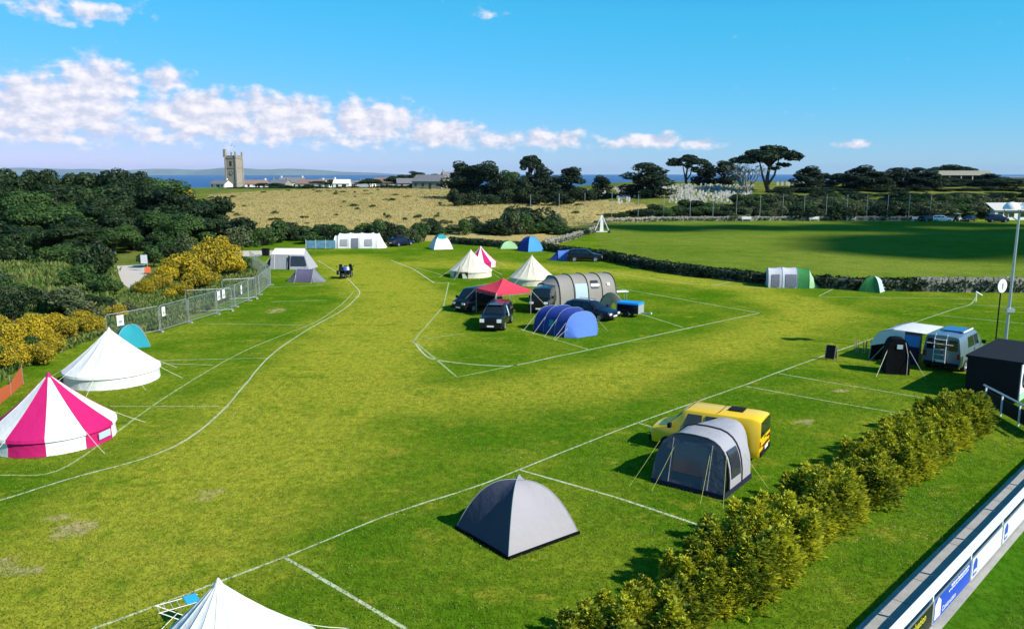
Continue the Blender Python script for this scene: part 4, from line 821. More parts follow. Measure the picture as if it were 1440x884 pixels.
# driveaway awning
A0, A1 = P(920, 678), P(1028, 705); ad = (A1 - A0).normalized(); an = Vector((-ad.y, ad.x, 0)); c = (A0 + A1) / 2 - ad * .2
def awning():
    t = thing('van_awning', 'grey driveaway awning with dark front and clear window joined to the yellow van', 'awning', (c.x, c.y, 0), math.atan2(ad.y, ad.x)); w, h = 2.95, 2.1
    def ring(y, k=1, kw=1): return [(x * kw, y, z * k) for x, z in arch(w, h, 16, .62, .7)]
    base = [(x, -.05 if True else 0, .02) for x, z in arch(w, h, 16, .62, .7)]
    fr = ring(.5, .98); low = [(x * 1.03, .0 + .0, .02) for x, y, z in fr]
    rows = [[(lx[0], lx[1] + (r_[1] - lx[1]) * (r_[2] / h) ** 1.0 * f, r_[2] * f + .02) for lx, r_ in zip(low, fr)] for f in [q / 6 for q in range(7)]]
    MB().grid(rows).build('front_wall', F_DGREY, t, smooth=60)
    MB().grid([[(x, y, z) for x, y, z in ring(yy, k)] for yy, k in ((.5, .98), (1.1, .965), (1.75, 1.0))]).build('fabric_panel', F_GREY, t, smooth=60)
    MB().grid([ring(yy, k, kw) for yy, k, kw in ((1.75, 1, 1), (2.3, .95, .99), (2.75, .93, .98))]).build('fabric_panel', F_GREY, t, smooth=60)
    MB().grid([ring(yy, k, kw) for yy, k, kw in ((2.75, .93, .98), (3.3, .93, .74), (3.85, .92, .62))]).build('connecting_tunnel', F_GREY, t, smooth=60)
    for y, k in ((.5, .985), (1.75, 1.008)): MB().tube([(x * 1.006, y, z) for x, y, z in ring(y, k)], .04, 6).build('arch_pole', M_HOOP, t)
    def fpt(x, z):      # point on the sloped front wall
        return (x, .5 * (z / h) - .035, z)
    MB().face(fpt(-.72, .62), fpt(.72, .62), fpt(.72, 1.72), fpt(-.72, 1.72)).build('front_window', M_CLEAR, t)
    for x in (-.8, .8): MB().tube([fpt(x, .05), fpt(x, 1.85)], .018, 4).build('zip', F_GREY, t)
    MB().box((0, -.03, .1), (w * 1.02, .04, .2)).build('mud_flap', F_NAVY, t)
    for s in (1, -1):
        MB().box((s * w / 2 * 1.005, 1.4, .1), (.04, 2.7, .2)).build('mud_flap', F_NAVY, t)
        sx = s * (w / 2 + .012); MB().grid([[(s * (w / 2 * max(0, math.cos(a)) ** .62 + .03), y, h * 1.0 * math.sin(a) ** .7) for y in (.72, 1.1, 1.6)] for a in [R(q) for q in (9, 14, 20, 26, 32, 38, 44)]]).build('side_window', M_CLEAR, t, smooth=60)
    m = mat('bedding', (.55, .58, .6), .9, bump=.6, bscale=8); MB().box((.2, .9, .45), (1.2, .6, .12)).box((.5, .9, .55), (.4, .4, .14)).box((.2, .9, .2), (1.1, .5, .38)).build('camp_bed', m, t)
    for x in (-1.55, -.8, .8, 1.5): rope(t, (x * .9, .42, 1.6), (x * 1.25, -1.0, 0), M_LROPE, .008)
    rope(t, (1.5, 1.75, 1.3), (2.5, 2.0, 0), M_LROPE, .008)
awning()
# tents of the middle island
a, b, e = P(745, 463), P(792, 475), P(847, 469); ax = (b - a).normalized(); cc = (a + e) / 2
tunnel('blue_tunnel_tent', 'blue tunnel tent with pale front porch next to the dark estate car', (cc.x, cc.y, 0), math.atan2(ax.y, ax.x), 3.35, 1.95, [-2.6, -1.9, -.6, .75, 1.85, 2.5], [.3, .9, 1, 1, .92, .01], [F_BLUE, F_BLUE, F_BLUE, F_BLUE, F_LBLUE], M_GREYP, .014, ropes=[(x, s, .62) for x in (-1.9, -.6, .75, 1.85) for s in (-1, 1)] + [(2.0, -1, .5)], win=[(.0, .5, 165, 150, F_TEAL, 'label_patch')], sag=.02)
l, r_ = Vector((3.0, 75.2, 0)), Vector((9.4, 77.8, 0)); ax = (r_ - l).normalized(); cc = (l + r_) / 2
tunnel('grey_tunnel_tent', 'large warm grey tunnel tent with black hoops behind the parked cars', (cc.x, cc.y, 0), math.atan2(ax.y, ax.x), 3.9, 2.45, [-3.6, -2.7, -1.25, .2, 1.65, 3.1, 3.6], [.72, 1, 1.03, 1.03, 1.02, 1, .25], [F_WARM, F_WARM, F_WARM, F_WARM, F_WARM, F_WARM], M_HOOP, .045, ends=(F_MGREY, None), win=[(-1.15, .1, 188, 138, F_PALE, 'door_panel'), (.55, 1.3, 152, 130, M_CLEAR, 'window'), (2.2, 2.5, 146, 138, F_WHITE, 'vent')], sag=.025)
def gazebo():
    c = Vector((-.75, 69.3, 0)); t = thing('gazebo', 'red pop-up gazebo with pointed roof over the black vans', 'gazebo', c, R(32)); w, e, h = 3.4, 2.1, 3.05; k = w / 2
    cor = [(-k, -k), (k, -k), (k, k), (-k, k)]
    for i in range(4):
        a, b = cor[i], cor[(i + 1) % 4]; rows = [[((a[0] + (b[0] - a[0]) * j / 6) * f, (a[1] + (b[1] - a[1]) * j / 6) * f, h - (h - e) * (f ** .8) - .05 * math.sin(math.pi * j / 6) * math.sin(math.pi * f)) for j in range(7)] for f in [q / 8 for q in range(9)]]
        MB().grid(rows).build('roof_panel', F_RED, t, smooth=50); MB().grid([[(a[0] + (b[0] - a[0]) * j / 8, a[1] + (b[1] - a[1]) * j / 8, e - z + (.03 if j % 2 and z else 0)) for j in range(9)] for z in (0, .24)]).build('valance', F_RED, t)
        MB().tube([(a[0], a[1], 0), (a[0], a[1], e)], .03, 5).build('leg', M_GREYP, t); MB().tube([(a[0], a[1], e - .3), (b[0], b[1], e - .3)], .015, 4).build('truss', M_GREYP, t)
        rope(t, (a[0], a[1], e), (a[0] * 1.9, a[1] * 1.9, 0))
gazebo()
g = P(857, 441); t = thing('day_shelter', 'dark grey half dome shelter with cream back between the estate car and the trailer', 'shelter', (g.x + .3, g.y + 1.0, 0), R(-20))
rows = [[(1.15 * math.cos(p) * math.sin(q) * -1, -.3 + 1.1 * math.cos(q), 1.75 * math.sin(p) * math.sin(q) ** .6 + .02) for p in [math.pi * i / 10 for i in range(11)]] for q in [.2 + 1.5 * j / 6 for j in range(7)]]
MB().grid(rows[:5]).build('canopy', F_CREAM, t, smooth=60); MB().grid(rows[4:]).build('canopy', F_MGREY, t, smooth=60)
for s in (-1, 1): MB().tube([(s * .9, -.5, 0), (s * .8, -.35, 1.3)], .02, 4).build('pole', M_HOOP, t)
g = P(868, 421); t = thing('camp_table', 'white topped folding table behind the grey shelter', 'table', (g.x, g.y, 0), R(12)); MB().box((0, 0, .78), (2.0, .9, .05)).build('table_top', M_WHITE, t)
for x in (-.85, .85):
    for y in (-.35, .35): MB().tube([(x, y, 0), (x * .9, y, .76)], .02, 4).build('leg', M_GREYP, t)
for px, py, rz, lab in ((799, 421, .4, 'black folding camp chair by the door of the grey tunnel tent'), (829, 424, -.5, 'black folding camp chair beside the grey shelter')):
    g = P(px, py); t = thing('camp_chair', lab, 'chair', (g.x, g.y, 0), rz); MB().box((0, 0, .42), (.55, .5, .04)).build('seat', F_BLACK, t); MB().box((0, .27, .72), (.55, .05, .6)).build('backrest', F_BLACK, t)
    for x in (-.26, .26):
        MB().tube([(x, -.25, 0), (x, .25, .44)], .018, 4).build('leg', M_HOOP, t); MB().tube([(x, .28, 0), (x, -.22, .44)], .018, 4).build('leg', M_HOOP, t); MB().box((x, 0, .62), (.06, .5, .03)).build('armrest', M_HOOP, t)
# tents further off
def cabin():
    g = P(410, 379); t = thing('cabin_tent', 'pale grey cabin tent with dark windowed porch beside the mesh fence', 'tent', (g.x - .2, g.y + 1.6, 0), R(-4)); w, d, h = 5.2, 3.0, 2.5
    MB().grid([[(-w / 2 * .86, 0, h), (w / 2 * .62, 0, h)], [(-w / 2 * .9, -d / 2 * .75, h * .74), (w / 2 * .7, -d / 2 * .75, h * .72)]]).build('roof', F_WHITE, t); MB().grid([[(-w / 2 * .86, 0, h), (w / 2 * .62, 0, h)], [(-w / 2 * .95, d / 2, .8), (w / 2 * .8, d / 2, .8)], [(-w / 2, d / 2, .02), (w / 2, d / 2, .02)]]).build('back_panel', F_GREY, t)
    MB().grid([[(-w / 2 * .9, -d / 2 * .75, h * .74), (0, -d / 2 * .75, h * .73)], [(-w / 2 * .96, -d / 2, .02), (0, -d / 2, .02)]]).build('front_panel', F_GREY, t); MB().grid([[(0, -d / 2 * .75, h * .73), (w / 2 * .7, -d / 2 * .75, h * .72)], [(.1, -d / 2 * 1.2, .02), (w / 2, -d / 2 * 1.2, .02)]]).build('porch_front', F_GREY, t)
    MB().face((.25, -d / 2 * .86, h * .66), (w / 2 * .72, -d / 2 * .86, h * .65), (w / 2 * .88, -d / 2 * 1.15, .5), (.3, -d / 2 * 1.15, .5)).build('window', M_CLEAR, t); MB().face((-w / 2 * .86, 0, h), (-w / 2 * 1.22, -d / 2, .02), (-w / 2 * 1.05, d / 2, .02)).face((-w / 2 * .86, 0, h), (-w / 2 * .9, -d / 2 * .75, h * .74), (-w / 2 * 1.22, -d / 2, .02)).build('end_wall', F_MGREY, t); MB().face((w / 2 * .62, 0, h), (w / 2 * .7, -d / 2 * .75, h * .72), (w / 2, -d / 2 * 1.2, .02), (w / 2 * 1.05, d / 2, .02)).build('end_wall', F_GREY, t)
    MB().face((-.12, -d / 2 * .9, h * .68), (.12, -d / 2 * .9, h * .68), (.15, -d / 2 * 1.25, .05), (-.2, -d / 2 * 1.1, .05)).build('door', F_NAVY, t)
    for x in (-w / 2, w / 2): rope(t, (x * .8, -d / 2 * .75, h * .72), (x * 1.35, -d, 0))
    for x in (-1.9, 0.02, 1.7): MB().tube([(x, -d / 2 * .76, h * .73), (x * 1.02, -d / 2 * 1.03, 0)], .025, 4).build('pole', M_WHITE, t)
cabin()
g = P(429, 397); tunnel('small_tunnel_tent', 'small low purple grey tunnel tent in front of the pale cabin tent', (g.x, g.y + .8, 0), R(2), 1.9, 1.4, [-2.2, -1.0, .85, 2.1], [.01, 1, 1, .01], [F_MGREY, F_PURPLE, F_MGREY], M_GREYP, .02, ropes=[(-1, -1, .6), (.85, -1, .6)])
g = P(505, 349.5); tunnel('white_tunnel_tent', 'long white tunnel tent with dark doorway next to the patterned windbreak', (g.x, g.y + 1.7, 0), R(0), 3.4, 2.35, [-4.0, -3.3, -1.6, .2, 2.0, 2.9, 4.1], [.8, .97, 1, 1, 1, .97, .01], [F_WHITE] * 6, M_WHITE, .02, ends=(F_TEAL, None), win=[(-1.25, -.1, 195, 140, F_MGREY, 'doorway'), (-3.0, -1.8, 172, 145, F_GREY, 'window'), (.9, 2.1, 172, 145, F_GREY, 'window')])
g = P(451, 350); t = thing('windbreak', 'blue and white patterned windbreak joined to the long white tent', 'windbreak', (g.x, g.y, 0), R(0)); F_WB = mat('patterned_fabric', (.14, .30, .42), .8, vary=.75, scale=2.2, trans=.2)
for k in range(4): MB().tube([(-2.3 + k * 1.55, 0, 0), (-2.3 + k * 1.55, 0, 1.5)], .025, 5).build('pole', M_WHITE, t)
for k in range(3): MB().box((-2.3 + k * 1.55 + .77, 0, .72), (1.5, .02, 1.25)).build('panel', F_WB, t)
g = P(619, 351); dome('dome_tent', 'white rounded dome tent with teal top sheet beside the low hedge', (g.x, g.y + 1.6, 0), R(20), 3.1, 3.1, 2.15, [F_WHITE] * 4, M_GREYP, None); t = bpy.data.objects[-1] if False else None
o = dome('tent_fly', 'teal fly sheet spread over the top of the white dome tent', (g.x, g.y + 1.6, 1.62), R(20), 1.7, 1.7, .65, [F_TEAL] * 4)
g = P(715, 350); dome('dome_tent', 'small light green tent beside the blue dome tent', (g.x, g.y + .9, 0), R(10), 2.9, 1.8, 1.15, [F_LGREEN, F_LGREEN, F_GREEN, F_GREEN], None)
g = P(746, 354); dome('dome_tent', 'blue dome tent with navy end standing by the low hedge', (g.x, g.y + 1.6, 0), R(35), 3.0, 3.0, 2.2, [F_SKY, F_SKY, F_PALE, F_BLUE], M_HOOP, F_PALE)
g = P(789, 366.5); tunnel('small_blue_tent', 'small blue tent at the tail of the black estate car', (g.x, g.y + .9, 0), R(0), 2.0, 1.45, [-1.6, -.4, 1.2], [.01, .9, 1], [F_BLUE, F_LBLUE], M_HOOP, .02)
a = P(1080, 403); tunnel('green_tunnel_tent', 'white and green tunnel tent against the dark hedge bank', (a.x + 2.6, a.y + .1, 0), R(-10), 2.6, 2.05, [-2.6, -1.2, .3, 1.5, 2.7], [.95, 1, 1, .95, .01], [F_LILAC, F_LILAC, F_GREEN, F_LGREEN], M_GREYP, .02, ends=(F_LILAC, None), win=[(-2.3, -1.5, 185, 140, F_MGREY, 'window'), (-.9, .2, 178, 140, F_MGREY, 'window')])
g = P(1232, 411); dome('dome_tent', 'small pale blue and green dome tent below the granite wall', (g.x, g.y + .9, 0), R(50), 2.1, 2.1, 1.5, [F_PALE, F_PALE, F_GREEN, F_GREEN], M_HOOP)
g = P(1258, 523); t = thing('toilet_tent', 'tall black toilet tent with small white window beside the silver van', 'tent', (g.x, g.y, 0), R(-12)); w, h = 1.35, 2.15
for s in (-1, 1):
    MB().grid([[(x, s * .65 * (1 - .25 * (z / h) ** 2), z) for x, z in [(q[0] * (1 - .0), q[1]) for q in arch(w, h, 14, .5, .75)]], [(q[0], s * .67, .01) for q in arch(w, h, 14, .5, .75)]]).build('end_wall', F_BLACK, t, smooth=60)
MB().grid([[(q[0] * 1.01, y * (1 - .25 * (q[1] / h) ** 2), q[1]) for q in arch(w, h, 14, .5, .75)] for y in (-.65, 0, .65)]).build('canopy', F_BLACK, t, smooth=60); MB().box((.05, -.57, 1.68), (.32, .03, .26)).build('window', F_PALE, t); MB().tube([(.52, -.66, 0), (.52, -.6, 1.2), (.36, -.5, 1.95)], .022, 5).build('zip_pole', M_GREYP, t)
for x, y in ((-.6, -.6), (.6, -.6), (-.6, .6)): rope(t, (x, y * .8, 1.5), (x * 2.3, y * 2.6, 0), M_ROPE, .014)

# ------------------------------------------------------------------ vehicles
M_BLACKP = mat('black_car_paint', (.005, .006, .009), .28, vary=.05, spec=.3, coat=.3); M_NAVYP = mat('navy_car_paint', (.006, .009, .028), .25, vary=.05, spec=.3, coat=.3); M_YELP = mat('yellow_van_paint', (.88, .55, .008), .35, vary=.06, coat=.4); M_SILP = mat('silver_van_paint', (.15, .215, .28), .32, metal=.35, vary=.05, coat=.5); M_WHP = mat('white_car_paint', (.75, .76, .76), .3, coat=.5); M_CGLASS = mat('car_glass', (.010, .013, .016), .05, vary=.1, spec=.8); M_LAMP = mat('lamp_glass', (.75, .77, .78), .12, spec=.9); M_TAIL = mat('tail_lamp', (.35, .01, .01), .25); M_RIM = mat('alloy_rim', (.45, .46, .48), .35, metal=.7); M_PLAST = mat('black_plastic', (.009, .009, .011), .65, spec=.18); M_PLATE = mat('number_plate', (.78, .78, .74), .5); M_BLUEP = mat('blue_panel', (.02, .10, .28), .2, vary=.2)
class Loft:
    def __init__(s, st): s.st = st; s.x = [q[0] for q in st]
    def ring(s, x):
        v = [np.interp(x, s.x[::-1] if s.x[0] > s.x[-1] else s.x, [q[i] for q in (s.st[::-1] if s.x[0] > s.x[-1] else s.st)]) for i in range(1, 7)]
        zb, wl, zbelt, wb, zr, wr = v; dz = zr - zbelt; e = min(.14, dz * .45)
        return [(0, zb), (wl * .94, zb), (wl, zb + .1), (wl * 1.015, (zb + zbelt) / 2), (wb, zbelt), (wr + (wb - wr) * e / max(dz, .01), zr - e), (wr - .03, zr - e * .35), (wr - .16, zr - .01), (0, zr + .03)]
    def pt(s, x, v, off=0, side=1):
        r = s.ring(x); i = min(7, int(v)); f = v - i; a, b = r[i], r[i + 1]; y, z = a[0] + (b[0] - a[0]) * f, a[1] + (b[1] - a[1]) * f
        n = Vector((b[1] - a[1], -(b[0] - a[0]))); n = n.normalized() if n.length else Vector((1, 0)); return (x, side * (y + n.x * off), z + n.y * off)
    def body(s, name, m, t):
        xs = sorted(s.x); rows = []
        for x in xs: r = s.ring(x); rows.append([(x, y, z) for y, z in r] + [(x, -y, z) for y, z in r[-2:0:-1]])
        mb = MB().grid(rows, True); mb.face(*rows[0][::-1]); mb.face(*rows[-1]); return mb.build(name, m, t, smooth=38)
    def patch(s, name, m, t, xb, xt, v0, v1, off=.012, side=1, n=6):
        rows = [[s.pt(xb[0] + (xb[1] - xb[0]) * j / n + ((xt[0] - xb[0]) + ((xt[1] - xt[0]) - (xb[1] - xb[0])) * j / n) * q / 4, v0 + (v1 - v0) * q / 4, off, side) for j in range(n + 1)] for q in range(5)]
        return MB().grid(rows).build(name, m, t, smooth=50)
    def screen(s, name, m, t, x0, x1, v0=5.15, off=.012):
        vs = [v0 + (8 - v0) * k / 6 for k in range(7)]; row = lambda x: [s.pt(x, v, off, 1) for v in vs] + [s.pt(x, v, off, -1) for v in vs[-2::-1]]
        return MB().grid([row(x0 + (x1 - x0) * k / 4) for k in range(5)]).build(name, m, t, smooth=50)
def wheel(t, x, y, r, m=M_RIM):
    s = 1 if y > 0 else -1
    a = MB().lathe([(r + .10, -.02), (r + .10, .015), (r * .5, .015)], (x, y - s * .06, r + .03), 20, 'y').build('wheel_arch', M_PLAST, t)
    w = MB().lathe([(r * .62, s * .09), (r * .95, s * .10), (r, s * .06), (r, -s * .10), (r * .9, -s * .12)], (x, y, r), 20, 'y').build('wheel', M_RUB, t, smooth=40); rim = MB().lathe([(.02, s * .10), (r * .2, s * .09), (r * .55, s * .065), (r * .63, s * .092)], (x, y, r), 20, 'y').build('rim', m, w, smooth=40)
    sp = MB()
    for k in range(5): ang = k * 1.2566; sp.box((x + r * .38 * math.cos(ang), y + s * .095, r + r * .38 * math.sin(ang)), (r * .5, .02, .06), Matrix.Rotation(-ang, 3, 'Y'))
    sp.build('spoke', m, w)
def vehicle(name, label, cat, loc, head, st, paint, wheels, wr, sidewins, screen, rear, lamps, extras=None, bump=True):
    t = thing(name, label, cat, loc, math.atan2(head[1], head[0])); L = Loft(st); L.body('body', paint, t); xmin, xmax = min(L.x), max(L.x)
    for x0, x1, t0, t1 in sidewins:
        for s in (1, -1): L.patch('side_window', M_CGLASS, t, (x0, x1), (t0, t1), 4.12, 4.95, .012, s)
    L.screen('windscreen', M_CGLASS, t, *screen)
    for x in {round(q, 2) for w_ in sidewins for q in w_[:2]}:
        for s in (1, -1): L.patch('door_seam', M_PLAST, t, (x + .03, x + .05), (x + .03, x + .05), 2.3, 4.1, .006, s, 1)
    if rear: y, z0, z1 = rear; xr = xmin - .015; MB().grid([[(xr, -y, z0), (xr, y, z0)], [(xr, -y * .94, z1), (xr, y * .94, z1)]]).build('rear_window', M_CGLASS, t)
    hw = L.ring(xmax - .3)[2][0]; bw = max(q[2] for q in st)
    for x in wheels:
        for s in (1, -1): wheel(t, x, s * (bw - .06), wr)
    yl, zl, zw = lamps
    for s in (1, -1):
        MB().box((xmax - .03, s * yl, zl), (.12, .34, zw)).build('headlight', M_LAMP, t); MB().box((xmin + .02, s * (bw - .12), zl + .15), (.08, .14, zw * 1.6)).build('tail_light', M_TAIL, t)
        MB().box((screen[0] - .15 if screen[0] < xmax else 0, s * (bw + .1), L.ring(screen[0] - .25)[4][1] + .1), (.14, .2, .2)).build('wing_mirror', M_PLAST, t)
        MB().box((0.1, s * (bw + .006), L.ring(0)[4][1] - .13), (.2, .025, .035)).build('door_handle', M_PLAST, t)
    MB().box((xmax + .01, 0, .42), (.1, bw * 1.8, .22)).build('front_bumper', M_PLAST, t); MB().box((xmin - .01, 0, .45), (.1, bw * 1.8, .2)).build('rear_bumper', M_PLAST, t); MB().box((xmax + .07, 0, .45), (.02, .52, .12)).build('number_plate', M_PLATE, t); MB().box((xmin - .07, 0, .62), (.02, .52, .12)).build('number_plate', M_PLATE, t); MB().box((xmax + .005, 0, zl), (.05, yl * 1.1, zw * .8)).build('grille', M_PLAST, t)
    if extras: extras(t, L)
    return t
# stations: x, floor z, lower half width, belt z, belt half width, roof z, roof half width
VAN = [(2.38, .38, .74, .72, .70, .80, .60), (2.30, .28, .86, .86, .82, .96, .70), (1.62, .26, .93, 1.06, .88, 1.16, .78), (.98, .26, .94, 1.12, .91, 1.86, .76), (.75, .26, .94, 1.12, .92, 1.93, .78), (-1.9, .26, .94, 1.12, .92, 1.95, .79), (-2.28, .28, .93, 1.12, .91, 1.92, .77), (-2.38, .36, .90, 1.1, .89, 1.86, .75)]
def yv(t, L):
    MB().box((-1.15, -.1, 2.0), (.62, .62, .05)).build('roof_vent', M_PLAST, t); L.patch('rear_side_window', M_CGLASS, t, (-2.2, -1.2), (-2.15, -1.2), 4.12, 4.95, .013, -1); MB().box((-2.44, 0, .78), (.03, 1.2, .04)).build('trim_strip', M_PLAST, t); MB().tube([(-2.5, -.2, 1.12), (-2.5, .2, 1.12)], .03, 5).build('tailgate_handle', M_PLAST, t)
    for x in (.72, -.6): MB().box((x, 0, 1.985), (.015, 1.5, .012)).build('roof_seam', M_PLAST, t)
vehicle('camper_van', 'bright yellow camper van with black rear window joined to the grey awning', 'van', (8.6, 34.25, 0), (-.86, .5), VAN, M_YELP, (1.55, -1.4), .33, ((.1, .95, .1, .72), (-1.05, -.05, -1.05, -.05)), (1.6, 1.0), (.8, 1.14, 1.82), (.55, .72, .16), yv)
SV = [(2.45, .4, .76, .78, .74, .9, .62), (2.38, .3, .9, .98, .86, 1.06, .72), (1.75, .28, .97, 1.16, .93, 1.28, .8), (1.1, .28, .98, 1.2, .95, 1.95, .80), (.85, .28, .98, 1.2, .96, 2.04, .82), (-2.2, .28, .98, 1.2, .96, 2.08, .84), (-2.42, .36, .97, 1.2, .95, 2.04, .82)]
def svx(t, L):
    MB().box((-.3, 0, 2.14), (1.5, 1.1, .06)).build('roof_hatch', M_BLUEP, t); MB().box((-.3, -.68, 2.15), (1.8, .06, .07)).build('roof_rail', M_WHITE, t)
    lad = MB()
    for y in (-.25, .35): lad.tube([(-2.6, y, .55), (-2.6, y, 1.85), (-2.4, y, 2.15)], .025, 5)
    for z in (.7, 1.0, 1.3, 1.6, 1.85): lad.tube([(-2.6, -.6 if z == 1.6 else -.25, z), (-2.6, .75 if z == 1.6 else .35, z)], .02, 5)
    lad.build('cycle_rack', M_WHITE, t); MB().box((-2.435, 0, .85), (.02, .02, 1.0)).build('door_seam', M_PLAST, t)
vehicle('silver_van', 'silver blue panel van with white rear ladder rack and blue roof hatch', 'van', (27.9, 50.4, 0), (.69, .72), SV, M_SILP, (1.6, -1.45), .34, ((.2, 1.05, .2, .85), (-1.0, .1, -1.0, .1)), (1.72, 1.12), (.8, 1.25, 1.85), (.62, .82, .2), svx).scale = (1.1, 1.1, 1.08)
BV = [(q[0] * 1.03,) + tuple(q[1:]) for q in VAN]
vehicle('black_van', 'black camper van parked at the side of the red gazebo', 'van', (-3.1, 71.6, 0), (-.62, -.78), BV, M_BLACKP, (1.55, -1.45), .34, ((.1, .95, .1, .72), (-1.05, -.05, -1.05, -.05), (-2.2, -1.15, -2.15, -1.15)), (1.64, 1.02), (.74, 1.17, 1.78), (.55, .78, .16))
PU = [(2.55, .45, .80, .82, .78, .92, .66), (2.45, .36, .90, 1.0, .86, 1.08, .74), (1.35, .34, .93, 1.08, .90, 1.18, .8), (.65, .34, .93, 1.1, .9, 1.74, .68), (.4, .34, .93, 1.1, .9, 1.78, .70), (-2.3, .36, .92, 1.1, .9, 1.78, .72), (-2.5, .42, .9, 1.08, .88, 1.70, .70)]
def pux(t, L):
    L.patch('towel', F_PALE, t, (-.35, .1), (-.2, .1), 3.3, 5.0, .03, 1); MB().box((.35, 0, 1.80), (.9, 1.2, .02)).build('roof_panel', M_NAVYP, t)
    for y in (-.62, .62): MB().tube([(-2.0, y, 1.86), (.3, y, 1.86)], .025, 5).build('roof_rail', M_PLAST, t)
vehicle('pickup_truck', 'black double cab pickup with hardtop, towel hanging from its side window', 'pickup', (-1.2, 63.4, 0), (-.17, -.985), PU, M_BLACKP, (1.6, -1.5), .38, ((-.3, .5, -.3, .38), (-1.2, -.4, -1.1, -.4), (-2.2, -1.3, -2.15, -1.3)), (1.32, .68), (.7, 1.15, 1.6), (.66, .86, .26), pux)
LR = [(2.1, .5, .8, 1.0, .78, 1.1, .7), (2.05, .45, .88, 1.1, .84, 1.16, .76), (.95, .42, .9, 1.16, .88, 1.22, .8), (.6, .42, .9, 1.18, .88, 1.9, .78), (.45, .42, .9, 1.18, .88, 1.95, .78), (-2.1, .45, .9, 1.18, .88, 1.96, .79), (-2.2, .5, .89, 1.18, .87, 1.92, .78)]
vehicle('off_roader', 'tall boxy black off-roader between the red gazebo and the grey tunnel tent', 'car', (2.7, 71.0, 0), (-.2, -.98), LR, M_BLACKP, (1.35, -1.35), .4, ((-.3, .5, -.3, .45), (-1.2, -.4, -1.2, -.4), (-2.0, -1.3, -2.0, -1.3)), (.93, .62), (.7, 1.25, 1.8), (.62, .95, .2))
ES = [(2.3, .4, .72, .62, .7, .68, .6), (2.2, .28, .84, .74, .8, .8, .7), (1.1, .24, .89, .88, .85, .96, .75), (.35, .24, .9, .94, .87, 1.40, .62), (.0, .24, .9, .94, .87, 1.46, .64), (-1.5, .24, .9, .95, .87, 1.46, .64), (-2.15, .3, .88, .95, .84, 1.30, .60), (-2.35, .38, .84, .92, .82, 1.0, .66)]
def rails(t, L):
    for y in (-.55, .55): MB().tube([(-1.6, y, 1.52), (.1, y, 1.52)], .022, 5).build('roof_rail', M_RIM, t)
WN = ((-.45, .55, -.4, .1), (-1.35, -.55, -1.3, -.55), (-2.05, -1.45, -1.9, -1.45))
vehicle('estate_car', 'dark navy estate car parked against the blue tunnel tent', 'car', (6.6, 67.0, 0), (.76, -.65), ES, M_NAVYP, (1.42, -1.4), .32, WN, (1.08, .38), None, (.58, .62, .16), rails)
vehicle('estate_car', 'black estate car with the small blue tent at its tail', 'car', (9.9, 110.6, 0), (.99, -.1), [tuple([q[0], q[1] * 1.1, q[2], q[3] * 1.15, q[4], q[5] * 1.15, q[6]]) for q in ES], M_BLACKP, (1.42, -1.4), .35, WN, (1.08, .38), None, (.58, .7, .16), rails)
vehicle('hatchback_car', 'dark blue car with roof box parked beside the long white tent', 'car', (-18.2, 134, 0), (.6, .8), ES, M_NAVYP, (1.42, -1.4), .32, WN, (1.08, .38), None, (.58, .62, .16), lambda t, L: MB().box((-.5, 0, 1.65), (1.7, .8, .3), taper=(.85, .85)).build('roof_box', M_PLAST, t))
g = AT(1325, 200); vehicle('hatchback_car', 'white car parked near the pavilion at the field edge', 'car', (g.x, g.y, 0), (.95, -.3), ES, M_WHP, (1.42, -1.4), .32, WN, (1.08, .38), None, (.58, .62, .16))
for px, hd, lab in ((1305, (.9, .3), 'black car parked beside the white car at the field edge'), (1362, (-.8, -.6), 'black car standing at the pavilion corner')): g = AT(px, 200.5); vehicle('hatchback_car', lab, 'car', (g.x, g.y, 0), hd, ES, M_BLACKP, (1.42, -1.4), .32, WN, (1.08, .38), None, (.58, .62, .16))
g = AT(1402, 197); vehicle('blue_van', 'dark blue van parked in front of the pavilion', 'van', (g.x, g.y, 0), (.98, -.15), VAN, M_NAVYP, (1.55, -1.4), .33, ((.1, .95, .1, .72), (-1.05, -.05, -1.05, -.05)), (1.6, 1.0), (.74, 1.17, 1.78), (.55, .72, .16))
g = AT(1346, 199); t = thing('field_mower', 'white and black ride-on mower standing by the parked cars', 'mower', (g.x, g.y, 0), .4); MB().box((.5, 0, .7), (1.0, .8, .5), taper=(.8, .8)).build('bonnet', M_WHITE, t); MB().box((-.4, 0, .6), (.8, .9, .2)).build('seat_deck', M_PLAST, t); MB().box((-.6, 0, 1.0), (.15, .5, .6)).build('seat', M_PLAST, t); MB().box((-.2, 0, 1.95), (1.3, 1.0, .08)).build('canopy', M_WHITE, t)
for x, y in ((.6, .5), (.6, -.5), (-.5, .5), (-.5, -.5)): MB().lathe([(.02, -.1), (.3, -.1), (.32, 0), (.3, .1), (.02, .1)], (x, y, .32), 14, 'y').build('wheel', M_RUB, t); MB().tube([(x * .8 - .1, y * .85, .7), (x * .8 - .1, y * .85, 1.93)], .025, 4).build('canopy_post', M_PLAST, t)
